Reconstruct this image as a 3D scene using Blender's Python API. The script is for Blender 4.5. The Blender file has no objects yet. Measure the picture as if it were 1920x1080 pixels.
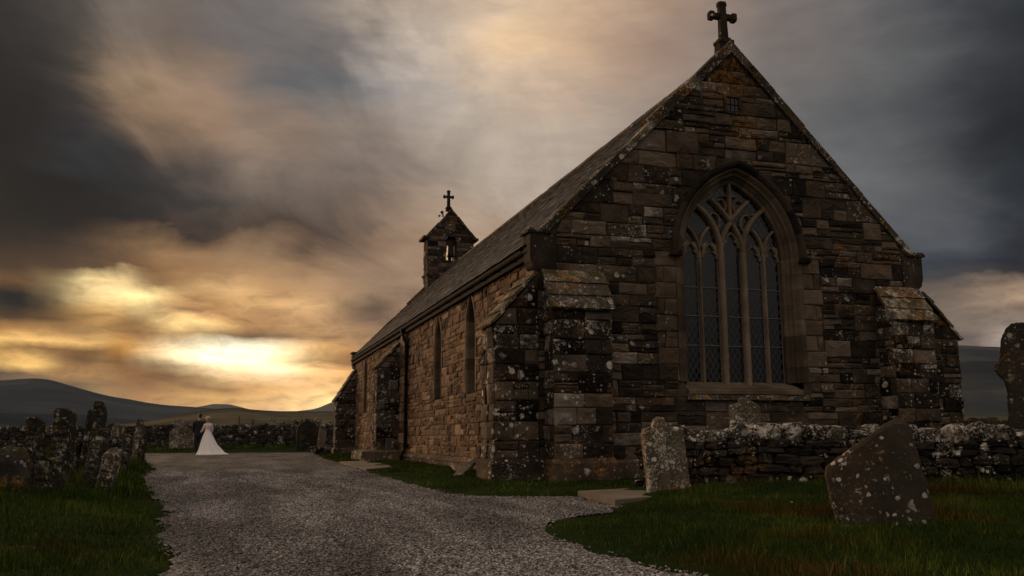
import bpy, bmesh, math, random
import numpy as np
from mathutils import Vector, Matrix, noise as mnoise
C = bpy.context.scene
COL = C.collection
R = math.radians
# ------------------------------------------------------------------ camera
cam_d = bpy.data.cameras.new("camera"); cam = bpy.data.objects.new("camera", cam_d); COL.objects.link(cam)
cam_d.sensor_width = 36.0; cam_d.lens = 31.594; cam_d.clip_start = 0.05; cam_d.clip_end = 40000
CAMP = Vector((-5.011, -15.047, 0.75))
_y, _p, _r = .3012, .1635, -.0057
fw = Vector((math.sin(_y)*math.cos(_p), math.cos(_y)*math.cos(_p), math.sin(_p)))
rt = Vector((math.cos(_y), -math.sin(_y), 0)); up = rt.cross(fw)
rt2 = rt*math.cos(_r)+up*math.sin(_r); up2 = -rt*math.sin(_r)+up*math.cos(_r)
m = Matrix((( rt2.x, up2.x, -fw.x, CAMP.x), (rt2.y, up2.y, -fw.y, CAMP.y), (rt2.z, up2.z, -fw.z, CAMP.z), (0, 0, 0, 1)))
cam.matrix_world = m
C.camera = cam
C.render.engine = 'CYCLES'
C.view_settings.view_transform = 'Standard'; C.view_settings.look = 'None'
C.view_settings.exposure = 0.0; C.view_settings.gamma = 1.0
try:
    C.cycles.use_denoising = True
    C.cycles.max_bounces = 6; C.cycles.diffuse_bounces = 3; C.cycles.glossy_bounces = 3
    C.cycles.sample_clamp_indirect = 4
except Exception:
    pass

# ------------------------------------------------------------------ node helper
class NT:
    def __init__(s, tree): s.t = tree; s.n = tree.nodes; s.l = tree.links
    def node(s, typ, ins=None, **kw):
        n = s.n.new(typ)
        for k, v in kw.items(): setattr(n, k, v)
        for k, v in (ins or {}).items(): s.set(n.inputs[k], v)
        return n
    def set(s, sock, v):
        if isinstance(v, bpy.types.NodeSocket): s.l.new(v, sock)
        else: sock.default_value = v
    def m(s, op, a, b=None, c=None, clamp=False):
        n = s.n.new('ShaderNodeMath'); n.operation = op; n.use_clamp = clamp
        s.set(n.inputs[0], a)
        if b is not None: s.set(n.inputs[1], b)
        if c is not None: s.set(n.inputs[2], c)
        return n.outputs[0]
    def vm(s, op, a, b=None, c=None, out=0):
        n = s.n.new('ShaderNodeVectorMath'); n.operation = op
        s.set(n.inputs[0], a)
        if b is not None:
            if op == 'SCALE': s.set(n.inputs['Scale'], b)
            else: s.set(n.inputs[1], b)
        if c is not None: s.set(n.inputs[2], c)
        return n.outputs[out]
    def mix(s, f, a, b, blend='MIX'):
        n = s.n.new('ShaderNodeMix'); n.data_type = 'RGBA'; n.blend_type = blend
        s.set(n.inputs[0], f)
        for i, v in ((6, a), (7, b)):
            if not isinstance(v, bpy.types.NodeSocket): v = tuple(v)+(1,) if len(v) == 3 else v
            s.set(n.inputs[i], v)
        return n.outputs[2]
    def noise(s, vec, scale, detail=3, rough=.55, dist=0, out=0, dim='3D'):
        n = s.n.new('ShaderNodeTexNoise'); n.noise_dimensions = dim
        if vec is not None: s.set(n.inputs['Vector'], vec)
        n.inputs['Scale'].default_value = scale; n.inputs['Detail'].default_value = detail
        n.inputs['Roughness'].default_value = rough; n.inputs['Distortion'].default_value = dist
        return n.outputs[out]
    def voro(s, vec, scale, feature='F1', out='Distance'):
        n = s.n.new('ShaderNodeTexVoronoi'); n.feature = feature
        s.set(n.inputs['Vector'], vec); n.inputs['Scale'].default_value = scale
        return n
    def ramp(s, f, stops, interp='LINEAR'):
        n = s.n.new('ShaderNodeValToRGB'); n.color_ramp.interpolation = interp
        e = n.color_ramp.elements
        while len(e) < len(stops): e.new(1)
        for i, (p, c) in enumerate(stops):
            e[i].position = p; e[i].color = tuple(c)+(1,) if len(c) == 3 else c
        s.set(n.inputs[0], f)
        return n.outputs[0]
    def rng(s, v, a, b, c=0, d=1):
        n = s.n.new('ShaderNodeMapRange'); n.interpolation_type = 'SMOOTHSTEP'
        s.set(n.inputs[0], v); s.set(n.inputs[1], a); s.set(n.inputs[2], b); s.set(n.inputs[3], c); s.set(n.inputs[4], d)
        return n.outputs[0]

# ------------------------------------------------------------------ world: overcast dusk sky, glow low in the north
SUN_AZ, SUN_EL = R(-24), R(8)
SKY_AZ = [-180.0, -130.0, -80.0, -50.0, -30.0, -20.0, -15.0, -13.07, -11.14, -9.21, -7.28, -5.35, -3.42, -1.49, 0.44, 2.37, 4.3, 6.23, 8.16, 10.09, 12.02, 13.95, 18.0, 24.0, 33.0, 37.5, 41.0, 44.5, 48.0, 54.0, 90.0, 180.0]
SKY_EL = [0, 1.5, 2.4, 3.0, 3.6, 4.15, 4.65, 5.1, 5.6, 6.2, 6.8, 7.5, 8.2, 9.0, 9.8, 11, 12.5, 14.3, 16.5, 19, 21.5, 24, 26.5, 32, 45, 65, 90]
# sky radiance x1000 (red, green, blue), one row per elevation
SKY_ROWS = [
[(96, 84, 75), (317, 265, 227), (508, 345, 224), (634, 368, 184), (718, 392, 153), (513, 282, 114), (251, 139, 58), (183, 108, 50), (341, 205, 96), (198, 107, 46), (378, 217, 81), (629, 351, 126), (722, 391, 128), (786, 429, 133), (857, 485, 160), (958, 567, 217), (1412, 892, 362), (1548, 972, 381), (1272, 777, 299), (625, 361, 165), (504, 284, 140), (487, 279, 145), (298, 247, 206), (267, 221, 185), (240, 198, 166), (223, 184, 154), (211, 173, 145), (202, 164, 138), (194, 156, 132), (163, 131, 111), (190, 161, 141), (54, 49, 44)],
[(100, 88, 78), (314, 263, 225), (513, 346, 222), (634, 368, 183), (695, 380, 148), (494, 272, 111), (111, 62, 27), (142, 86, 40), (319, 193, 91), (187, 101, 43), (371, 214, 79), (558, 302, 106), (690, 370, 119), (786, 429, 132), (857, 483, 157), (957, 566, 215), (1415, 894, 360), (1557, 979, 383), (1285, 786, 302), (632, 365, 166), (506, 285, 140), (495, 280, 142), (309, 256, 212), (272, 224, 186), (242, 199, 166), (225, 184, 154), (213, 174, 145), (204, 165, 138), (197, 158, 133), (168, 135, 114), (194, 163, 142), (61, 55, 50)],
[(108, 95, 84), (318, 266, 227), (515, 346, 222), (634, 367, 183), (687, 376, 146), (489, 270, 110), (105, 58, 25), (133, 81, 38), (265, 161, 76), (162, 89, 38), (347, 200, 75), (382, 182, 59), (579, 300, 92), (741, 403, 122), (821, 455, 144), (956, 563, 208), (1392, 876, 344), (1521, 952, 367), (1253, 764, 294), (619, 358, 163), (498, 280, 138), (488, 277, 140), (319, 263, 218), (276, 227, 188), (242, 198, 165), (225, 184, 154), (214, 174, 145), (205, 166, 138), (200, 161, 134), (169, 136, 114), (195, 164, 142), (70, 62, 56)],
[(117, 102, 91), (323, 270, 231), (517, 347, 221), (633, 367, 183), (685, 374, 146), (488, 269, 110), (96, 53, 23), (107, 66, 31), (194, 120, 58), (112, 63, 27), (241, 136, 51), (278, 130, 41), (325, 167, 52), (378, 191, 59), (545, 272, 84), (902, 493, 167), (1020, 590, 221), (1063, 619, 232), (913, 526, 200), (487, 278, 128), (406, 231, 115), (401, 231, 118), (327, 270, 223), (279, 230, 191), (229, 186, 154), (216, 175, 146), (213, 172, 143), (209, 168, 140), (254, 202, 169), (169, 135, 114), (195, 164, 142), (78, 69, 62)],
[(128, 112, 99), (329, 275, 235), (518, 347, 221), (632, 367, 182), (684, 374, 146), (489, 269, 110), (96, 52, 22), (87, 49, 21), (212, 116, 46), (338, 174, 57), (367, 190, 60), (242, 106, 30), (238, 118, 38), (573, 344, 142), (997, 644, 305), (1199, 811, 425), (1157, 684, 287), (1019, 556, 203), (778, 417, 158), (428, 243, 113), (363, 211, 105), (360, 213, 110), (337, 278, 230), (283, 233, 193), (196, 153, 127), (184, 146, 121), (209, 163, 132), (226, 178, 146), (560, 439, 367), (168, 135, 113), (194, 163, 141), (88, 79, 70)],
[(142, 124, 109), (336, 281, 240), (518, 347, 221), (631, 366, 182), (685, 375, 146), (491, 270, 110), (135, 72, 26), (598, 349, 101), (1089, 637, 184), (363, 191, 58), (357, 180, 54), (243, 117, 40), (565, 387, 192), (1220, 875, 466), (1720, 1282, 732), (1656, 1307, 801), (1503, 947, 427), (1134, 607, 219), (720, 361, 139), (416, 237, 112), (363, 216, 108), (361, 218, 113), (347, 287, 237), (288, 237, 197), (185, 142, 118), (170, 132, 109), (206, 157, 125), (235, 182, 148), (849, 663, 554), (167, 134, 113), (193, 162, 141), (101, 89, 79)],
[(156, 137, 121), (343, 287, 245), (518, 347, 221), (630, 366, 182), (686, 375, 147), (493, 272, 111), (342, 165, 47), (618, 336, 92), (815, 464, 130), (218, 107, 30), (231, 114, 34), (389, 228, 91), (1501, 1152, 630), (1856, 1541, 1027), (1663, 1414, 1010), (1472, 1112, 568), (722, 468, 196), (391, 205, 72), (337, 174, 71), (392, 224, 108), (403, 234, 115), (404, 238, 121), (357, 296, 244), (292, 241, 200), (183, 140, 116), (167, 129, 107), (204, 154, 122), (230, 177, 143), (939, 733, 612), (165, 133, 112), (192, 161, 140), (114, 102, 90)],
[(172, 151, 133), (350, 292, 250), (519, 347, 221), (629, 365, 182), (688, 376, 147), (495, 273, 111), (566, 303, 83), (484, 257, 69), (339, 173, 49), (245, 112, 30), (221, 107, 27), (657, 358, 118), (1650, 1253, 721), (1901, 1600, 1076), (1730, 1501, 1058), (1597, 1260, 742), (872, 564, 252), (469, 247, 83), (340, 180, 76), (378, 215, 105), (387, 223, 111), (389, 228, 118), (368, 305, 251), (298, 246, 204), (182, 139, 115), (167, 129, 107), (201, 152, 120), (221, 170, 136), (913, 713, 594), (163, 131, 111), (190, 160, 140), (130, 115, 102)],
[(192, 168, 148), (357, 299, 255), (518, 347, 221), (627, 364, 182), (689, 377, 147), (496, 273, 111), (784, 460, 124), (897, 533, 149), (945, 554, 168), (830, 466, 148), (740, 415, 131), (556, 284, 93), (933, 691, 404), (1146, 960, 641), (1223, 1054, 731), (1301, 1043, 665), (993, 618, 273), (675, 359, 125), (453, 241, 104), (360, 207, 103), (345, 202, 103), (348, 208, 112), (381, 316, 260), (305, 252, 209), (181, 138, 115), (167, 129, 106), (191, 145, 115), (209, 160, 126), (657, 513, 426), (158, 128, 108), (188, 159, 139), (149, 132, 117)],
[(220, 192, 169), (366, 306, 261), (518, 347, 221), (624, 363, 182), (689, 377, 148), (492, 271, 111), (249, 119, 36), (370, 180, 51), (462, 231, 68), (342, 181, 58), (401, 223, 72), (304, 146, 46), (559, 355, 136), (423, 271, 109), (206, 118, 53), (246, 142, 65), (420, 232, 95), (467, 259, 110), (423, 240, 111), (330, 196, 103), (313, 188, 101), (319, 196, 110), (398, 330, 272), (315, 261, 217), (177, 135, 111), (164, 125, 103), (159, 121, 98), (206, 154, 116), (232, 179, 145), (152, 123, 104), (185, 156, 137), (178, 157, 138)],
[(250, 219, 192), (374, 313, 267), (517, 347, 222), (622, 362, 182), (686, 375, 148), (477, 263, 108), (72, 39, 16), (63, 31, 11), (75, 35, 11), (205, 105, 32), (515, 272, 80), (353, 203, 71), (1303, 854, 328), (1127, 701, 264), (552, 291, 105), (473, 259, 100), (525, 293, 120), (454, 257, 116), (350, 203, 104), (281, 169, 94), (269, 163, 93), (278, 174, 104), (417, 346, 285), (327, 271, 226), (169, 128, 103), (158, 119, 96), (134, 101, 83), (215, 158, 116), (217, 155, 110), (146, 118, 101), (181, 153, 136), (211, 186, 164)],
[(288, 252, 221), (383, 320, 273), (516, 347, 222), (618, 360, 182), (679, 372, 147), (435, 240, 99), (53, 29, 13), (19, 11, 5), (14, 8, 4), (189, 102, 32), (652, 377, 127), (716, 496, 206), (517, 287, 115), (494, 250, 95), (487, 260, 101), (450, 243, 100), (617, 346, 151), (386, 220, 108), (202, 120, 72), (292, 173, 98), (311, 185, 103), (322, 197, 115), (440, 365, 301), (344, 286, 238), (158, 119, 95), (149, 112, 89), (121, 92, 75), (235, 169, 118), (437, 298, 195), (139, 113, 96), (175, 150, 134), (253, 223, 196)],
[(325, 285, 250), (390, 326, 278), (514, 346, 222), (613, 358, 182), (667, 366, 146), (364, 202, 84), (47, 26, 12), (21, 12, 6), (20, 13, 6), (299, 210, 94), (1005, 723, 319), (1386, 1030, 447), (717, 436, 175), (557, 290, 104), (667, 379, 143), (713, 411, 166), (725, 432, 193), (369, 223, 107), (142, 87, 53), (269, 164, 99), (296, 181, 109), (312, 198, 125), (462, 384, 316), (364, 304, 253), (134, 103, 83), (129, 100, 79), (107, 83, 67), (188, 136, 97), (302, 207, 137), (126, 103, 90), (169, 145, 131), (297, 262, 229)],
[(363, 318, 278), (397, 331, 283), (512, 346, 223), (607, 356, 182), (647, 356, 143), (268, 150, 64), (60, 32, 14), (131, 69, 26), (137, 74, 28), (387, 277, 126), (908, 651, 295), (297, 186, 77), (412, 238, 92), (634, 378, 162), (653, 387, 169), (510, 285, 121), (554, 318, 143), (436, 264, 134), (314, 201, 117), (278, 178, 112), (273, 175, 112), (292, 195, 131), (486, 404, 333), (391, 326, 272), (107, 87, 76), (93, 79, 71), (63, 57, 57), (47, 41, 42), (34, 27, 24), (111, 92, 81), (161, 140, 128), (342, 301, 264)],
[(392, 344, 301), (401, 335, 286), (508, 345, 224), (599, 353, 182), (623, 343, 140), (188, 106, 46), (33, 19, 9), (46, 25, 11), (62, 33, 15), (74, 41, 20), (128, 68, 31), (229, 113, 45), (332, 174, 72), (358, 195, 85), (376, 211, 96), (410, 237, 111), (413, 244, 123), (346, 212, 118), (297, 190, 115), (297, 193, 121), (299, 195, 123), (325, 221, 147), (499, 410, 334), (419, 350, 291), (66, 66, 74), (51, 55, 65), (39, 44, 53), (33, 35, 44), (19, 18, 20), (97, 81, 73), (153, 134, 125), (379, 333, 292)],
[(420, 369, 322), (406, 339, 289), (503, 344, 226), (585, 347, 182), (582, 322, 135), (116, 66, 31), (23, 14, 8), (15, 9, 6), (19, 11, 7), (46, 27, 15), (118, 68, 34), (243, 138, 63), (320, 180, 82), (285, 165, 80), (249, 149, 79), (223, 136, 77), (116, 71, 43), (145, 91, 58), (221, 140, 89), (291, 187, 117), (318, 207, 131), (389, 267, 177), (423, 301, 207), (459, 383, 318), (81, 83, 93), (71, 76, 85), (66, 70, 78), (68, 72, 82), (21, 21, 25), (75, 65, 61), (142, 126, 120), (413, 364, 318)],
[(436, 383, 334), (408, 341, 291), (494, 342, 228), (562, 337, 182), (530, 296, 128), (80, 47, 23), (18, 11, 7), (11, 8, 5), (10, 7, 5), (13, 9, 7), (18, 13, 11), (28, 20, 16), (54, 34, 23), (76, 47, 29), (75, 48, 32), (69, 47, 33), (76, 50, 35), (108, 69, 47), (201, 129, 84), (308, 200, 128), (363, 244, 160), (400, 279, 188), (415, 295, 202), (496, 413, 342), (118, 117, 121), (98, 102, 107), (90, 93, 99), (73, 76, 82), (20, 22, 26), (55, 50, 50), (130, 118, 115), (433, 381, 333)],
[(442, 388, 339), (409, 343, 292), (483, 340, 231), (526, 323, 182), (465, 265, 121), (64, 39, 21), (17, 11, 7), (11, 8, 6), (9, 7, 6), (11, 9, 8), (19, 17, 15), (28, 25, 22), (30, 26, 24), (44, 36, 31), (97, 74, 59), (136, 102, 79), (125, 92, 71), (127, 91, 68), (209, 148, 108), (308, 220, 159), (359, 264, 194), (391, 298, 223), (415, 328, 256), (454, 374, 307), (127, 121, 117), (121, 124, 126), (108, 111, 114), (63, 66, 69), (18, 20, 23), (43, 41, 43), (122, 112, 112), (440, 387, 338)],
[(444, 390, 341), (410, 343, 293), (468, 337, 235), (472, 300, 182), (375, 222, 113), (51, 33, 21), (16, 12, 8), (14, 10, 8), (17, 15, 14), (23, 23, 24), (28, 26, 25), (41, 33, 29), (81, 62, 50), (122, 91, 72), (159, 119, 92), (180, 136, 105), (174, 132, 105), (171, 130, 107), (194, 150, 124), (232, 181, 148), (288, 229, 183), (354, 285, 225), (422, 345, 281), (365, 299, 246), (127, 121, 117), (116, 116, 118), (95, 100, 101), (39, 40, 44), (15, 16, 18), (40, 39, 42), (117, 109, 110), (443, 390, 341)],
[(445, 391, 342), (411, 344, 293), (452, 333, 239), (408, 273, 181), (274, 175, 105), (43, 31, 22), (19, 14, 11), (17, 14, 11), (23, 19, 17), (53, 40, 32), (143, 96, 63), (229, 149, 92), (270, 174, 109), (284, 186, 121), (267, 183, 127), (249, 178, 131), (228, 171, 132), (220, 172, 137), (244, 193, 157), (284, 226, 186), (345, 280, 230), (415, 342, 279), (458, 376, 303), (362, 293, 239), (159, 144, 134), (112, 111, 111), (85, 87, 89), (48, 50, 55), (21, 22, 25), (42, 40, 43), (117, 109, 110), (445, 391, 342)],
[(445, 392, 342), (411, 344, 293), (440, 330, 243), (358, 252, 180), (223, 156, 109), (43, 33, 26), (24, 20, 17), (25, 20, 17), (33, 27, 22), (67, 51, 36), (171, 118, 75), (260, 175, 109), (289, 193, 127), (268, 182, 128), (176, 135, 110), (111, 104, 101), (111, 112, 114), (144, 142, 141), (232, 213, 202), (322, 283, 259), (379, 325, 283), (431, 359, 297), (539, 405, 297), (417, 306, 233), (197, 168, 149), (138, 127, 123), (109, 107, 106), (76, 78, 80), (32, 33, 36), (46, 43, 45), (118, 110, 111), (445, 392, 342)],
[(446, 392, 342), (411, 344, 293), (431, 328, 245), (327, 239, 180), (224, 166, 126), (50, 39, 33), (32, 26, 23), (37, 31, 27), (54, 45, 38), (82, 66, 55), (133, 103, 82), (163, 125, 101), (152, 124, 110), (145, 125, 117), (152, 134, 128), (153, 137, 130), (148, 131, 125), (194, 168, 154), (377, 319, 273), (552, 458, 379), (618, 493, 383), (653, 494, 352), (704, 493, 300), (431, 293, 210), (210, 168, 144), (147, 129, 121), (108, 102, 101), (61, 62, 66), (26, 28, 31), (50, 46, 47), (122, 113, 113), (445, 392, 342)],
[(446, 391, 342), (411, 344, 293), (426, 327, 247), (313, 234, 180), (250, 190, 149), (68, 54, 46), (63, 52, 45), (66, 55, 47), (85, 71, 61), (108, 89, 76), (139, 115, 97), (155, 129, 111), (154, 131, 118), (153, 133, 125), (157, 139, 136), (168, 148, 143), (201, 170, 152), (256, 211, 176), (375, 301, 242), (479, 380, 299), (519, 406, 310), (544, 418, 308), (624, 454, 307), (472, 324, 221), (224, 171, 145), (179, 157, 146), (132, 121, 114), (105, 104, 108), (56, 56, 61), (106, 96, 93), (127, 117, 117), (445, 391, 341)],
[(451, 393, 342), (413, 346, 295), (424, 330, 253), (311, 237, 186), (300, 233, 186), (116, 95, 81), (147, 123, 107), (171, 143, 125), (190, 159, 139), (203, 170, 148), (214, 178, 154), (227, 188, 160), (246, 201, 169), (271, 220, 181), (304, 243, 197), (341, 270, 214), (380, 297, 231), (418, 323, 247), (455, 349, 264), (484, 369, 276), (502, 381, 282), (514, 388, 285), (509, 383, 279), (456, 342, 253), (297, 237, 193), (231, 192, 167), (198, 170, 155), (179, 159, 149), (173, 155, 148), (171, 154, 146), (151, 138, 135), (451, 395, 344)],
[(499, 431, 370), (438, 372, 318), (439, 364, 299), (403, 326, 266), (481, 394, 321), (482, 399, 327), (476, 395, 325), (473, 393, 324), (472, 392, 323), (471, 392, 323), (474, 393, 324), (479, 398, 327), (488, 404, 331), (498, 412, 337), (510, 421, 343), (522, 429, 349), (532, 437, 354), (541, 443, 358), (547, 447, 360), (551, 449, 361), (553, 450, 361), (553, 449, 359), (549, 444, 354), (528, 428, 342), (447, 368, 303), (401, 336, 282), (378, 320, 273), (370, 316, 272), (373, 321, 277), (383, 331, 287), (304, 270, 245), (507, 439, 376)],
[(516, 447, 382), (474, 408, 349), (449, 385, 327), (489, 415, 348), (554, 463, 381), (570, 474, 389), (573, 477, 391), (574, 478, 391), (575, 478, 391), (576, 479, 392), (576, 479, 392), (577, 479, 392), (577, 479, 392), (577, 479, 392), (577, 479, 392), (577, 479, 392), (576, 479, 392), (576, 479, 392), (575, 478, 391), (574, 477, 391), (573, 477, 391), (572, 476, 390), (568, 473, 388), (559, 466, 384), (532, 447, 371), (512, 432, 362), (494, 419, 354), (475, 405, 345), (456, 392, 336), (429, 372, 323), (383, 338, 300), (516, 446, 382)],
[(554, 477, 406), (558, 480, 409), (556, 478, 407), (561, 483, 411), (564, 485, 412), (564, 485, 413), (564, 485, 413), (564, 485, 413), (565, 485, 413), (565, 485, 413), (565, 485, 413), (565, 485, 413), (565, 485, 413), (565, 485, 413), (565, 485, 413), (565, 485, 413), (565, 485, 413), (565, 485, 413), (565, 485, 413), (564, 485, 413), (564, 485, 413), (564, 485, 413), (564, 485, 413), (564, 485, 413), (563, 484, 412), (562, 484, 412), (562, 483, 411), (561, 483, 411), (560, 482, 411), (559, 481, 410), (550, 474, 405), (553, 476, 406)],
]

w = bpy.data.worlds.new("World"); C.world = w; w.use_nodes = True
t = NT(w.node_tree); t.n.clear()
gen = t.node('ShaderNodeTexCoord').outputs['Generated']
dirn = t.vm('NORMALIZE', gen)
sep = t.node('ShaderNodeSeparateXYZ', {0: dirn})
dx, dy, dz = sep.outputs
az = t.m('MULTIPLY', t.m('ARCTAN2', dx, dy), 180/math.pi)
el = t.m('MULTIPLY', t.m('ARCSINE', dz), 180/math.pi)
inv = t.m('DIVIDE', 1.0, t.m('ADD', t.m('MAXIMUM', dz, 0.0), 0.16))
plan = t.node('ShaderNodeCombineXYZ', {0: t.m('MULTIPLY', dx, inv), 1: t.m('MULTIPLY', dy, inv), 2: 0.0}).outputs[0]
rot = t.node('ShaderNodeVectorRotate', {'Vector': plan, 'Angle': R(28)}); rot.rotation_type = 'Z_AXIS'
plan2 = t.vm('MULTIPLY', rot.outputs[0], (0.55, 1.5, 1.0))
nz = t.node('ShaderNodeTexNoise', {'Vector': plan2, 'Scale': 1.9, 'Detail': 5.0, 'Roughness': .52})
nzc = t.vm('SUBTRACT', nz.outputs['Color'], (.5, .5, .5))
P0 = t.node('ShaderNodeCombineXYZ', {0: az, 1: el, 2: 0.0}).outputs[0]
nz2 = t.node('ShaderNodeTexNoise', {'Vector': t.vm('MULTIPLY', P0, (.17, .5, 0.0)), 'Scale': 1.0, 'Detail': 7.0, 'Roughness': .58})
diag = t.node('ShaderNodeVectorRotate', {'Vector': P0, 'Angle': R(24)}); diag.rotation_type = 'Z_AXIS'
nz3 = t.node('ShaderNodeTexNoise', {'Vector': t.vm('MULTIPLY', diag.outputs[0], (.11, .20, 0.0)), 'Scale': 1.0, 'Detail': 8.0, 'Roughness': .58, 'Distortion': .7})
hi = t.rng(el, 6.0, 13.0, .28, 1.0)
wv = t.vm('ADD', t.vm('MULTIPLY', t.vm('SUBTRACT', nz2.outputs['Color'], (.5, .5, .5)), (4.0, 2.0, 0.0)), t.vm('MULTIPLY', t.vm('SUBTRACT', nz3.outputs['Color'], (.5, .5, .5)), (6.5, 4.5, 0.0)))
P1 = t.vm('ADD', P0, t.vm('SCALE', wv, hi))
s1 = t.node('ShaderNodeSeparateXYZ', {0: P1}); azw, elw = s1.outputs[0], s1.outputs[1]
amap = lambda a: math.atan((a-14)/22)/math.pi*1.06+.5
pos = t.m('ADD', t.m('MULTIPLY', t.m('ARCTANGENT', t.m('DIVIDE', t.m('SUBTRACT', azw, 14.0), 22.0)), 1.06/math.pi), .5)
skyc = None
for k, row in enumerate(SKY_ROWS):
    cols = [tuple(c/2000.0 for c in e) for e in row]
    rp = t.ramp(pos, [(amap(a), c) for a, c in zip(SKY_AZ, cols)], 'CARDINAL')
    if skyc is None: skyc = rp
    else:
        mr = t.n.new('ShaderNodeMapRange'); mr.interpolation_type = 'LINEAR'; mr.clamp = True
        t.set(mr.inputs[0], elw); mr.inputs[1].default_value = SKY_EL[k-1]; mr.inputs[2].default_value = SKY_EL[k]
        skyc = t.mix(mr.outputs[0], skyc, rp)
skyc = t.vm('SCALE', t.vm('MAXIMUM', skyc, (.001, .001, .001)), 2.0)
# cloud texture: soft streaks, finer and stronger towards the glow
mod = t.m('ADD', t.m('MULTIPLY', t.m('SUBTRACT', nz3.outputs['Fac'], .5), .85), 1.0)
strk = t.node('ShaderNodeTexNoise', {'Vector': t.vm('ADD', t.vm('MULTIPLY', P0, (.16, 1.05, 0.0)), t.vm('SCALE', nzc, 1.3)), 'Scale': 1.0, 'Detail': 7.0, 'Roughness': .6})
wisp = t.node('ShaderNodeTexNoise', {'Vector': t.vm('ADD', t.vm('MULTIPLY', P0, (.42, 1.1, 0.0)), (31.0, 7.0, 0.0)), 'Scale': 1.0, 'Detail': 8.0, 'Roughness': .62, 'Distortion': .6})
low = t.rng(el, 11.0, 7.5, .14, .75)
mod2 = t.m('ADD', t.m('MULTIPLY', t.m('ADD', t.m('SUBTRACT', strk.outputs['Fac'], .5), t.m('MULTIPLY', t.m('SUBTRACT', wisp.outputs['Fac'], .5), 1.1)), t.m('MULTIPLY', low, 1.7)), 1.0)
mod2 = t.m('MAXIMUM', mod2, .3)
bank = t.m('MULTIPLY', t.rng(t.m('ADD', t.m('MULTIPLY', wisp.outputs['Fac'], .65), t.m('MULTIPLY', strk.outputs['Fac'], .35)), .50, .60), t.m('MULTIPLY', t.rng(el, 10.5, 7.5), t.rng(el, 1.5, 3.5)))
mod2 = t.m('MULTIPLY', mod2, t.m('SUBTRACT', 1.12, t.m('MULTIPLY', bank, .34)))
skyc = t.vm('SCALE', skyc, t.m('MULTIPLY', mod, mod2))
nish = t.node('ShaderNodeTexSky'); nish.sky_type = 'NISHITA'; nish.sun_disc = False
nish.sun_elevation = SUN_EL; nish.sun_rotation = SUN_AZ
bg1 = t.node('ShaderNodeBackground', {'Color': nish.outputs[0], 'Strength': 0.05})
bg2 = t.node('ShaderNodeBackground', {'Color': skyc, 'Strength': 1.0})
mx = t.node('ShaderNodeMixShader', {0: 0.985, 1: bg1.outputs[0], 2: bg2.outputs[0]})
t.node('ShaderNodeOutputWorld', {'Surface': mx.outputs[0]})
try:
    w.cycles.sampling_method = 'MANUAL'; w.cycles.sample_map_resolution = 512
except Exception:
    pass
# ------------------------------------------------------------------ sun, veiled by cloud
sd = bpy.data.lights.new("sun", 'SUN'); sd.energy = 1.6; sd.angle = R(14); sd.color = (1.0, .62, .34)
sun = bpy.data.objects.new("sun", sd); COL.objects.link(sun)
D = Vector((math.sin(SUN_AZ)*math.cos(SUN_EL), math.cos(SUN_AZ)*math.cos(SUN_EL), math.sin(SUN_EL)))
sun.rotation_euler = D.to_track_quat('Z', 'Y').to_euler(); sun.location = (-30, 60, 30)

# ------------------------------------------------------------------ mesh helpers
rnd = random.Random(7)
class MB:
    def __init__(s): s.v = []; s.f = []; s.c = []
    def add(s, vs, fs, col=(.5, .5, .3)):
        o = len(s.v); s.v.extend([tuple(p) for p in vs]); s.f.extend([tuple(i+o for i in f) for f in fs])
        s.c.extend([tuple(col)+(1,)]*len(vs))
    def box(s, a, b, col=(.5, .5, .3), jit=0, bev=0):
        (x0, y0, z0), (x1, y1, z1) = a, b
        vs = [(x, y, z) for z in (z0, z1) for y in (y0, y1) for x in (x0, x1)]
        s.hexa([vs[0], vs[1], vs[3], vs[2], vs[4], vs[5], vs[7], vs[6]], col, jit)
    def hexa(s, p, col=(.5, .5, .3), jit=0):
        if jit: p = [tuple(c+rnd.uniform(-jit, jit) for c in q) for q in p]
        s.add(p, [(3, 2, 1, 0), (4, 5, 6, 7), (0, 1, 5, 4), (1, 2, 6, 5), (2, 3, 7, 6), (3, 0, 4, 7)], col)
    def tube(s, pts, r, n=10, col=(.5, .5, .3), cap=True):
        pts = [Vector(p) for p in pts]; rs = r if isinstance(r, (list, tuple)) else [r]*len(pts)
        vs = []; fs = []
        for i, p in enumerate(pts):
            d = (pts[min(i+1, len(pts)-1)]-pts[max(i-1, 0)]).normalized()
            a = d.orthogonal().normalized() if abs(d.z) > .95 else d.cross(Vector((0, 0, 1))).normalized()
            b = d.cross(a)
            for k in range(n):
                an = 2*math.pi*k/n
                vs.append(p+(a*math.cos(an)+b*math.sin(an))*rs[i])
        for i in range(len(pts)-1):
            for k in range(n):
                fs.append((i*n+k, i*n+(k+1) % n, (i+1)*n+(k+1) % n, (i+1)*n+k))
        if cap: fs.append(tuple(range(n))[::-1]); fs.append(tuple((len(pts)-1)*n+k for k in range(n)))
        s.add(vs, fs, col)
    def build(s, name, mat, parent=None, smooth=False):
        me = bpy.data.meshes.new(name); me.from_pydata(s.v, [], s.f)
        at = me.color_attributes.new('st', 'FLOAT_COLOR', 'POINT')
        at.data.foreach_set('color', np.array(s.c, dtype=np.float32).ravel())
        if smooth: me.polygons.foreach_set('use_smooth', [True]*len(me.polygons))
        me.update()
        o = bpy.data.objects.new(name, me); COL.objects.link(o)
        if mat: me.materials.append(mat)
        if parent: o.parent = parent
        return o
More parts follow.
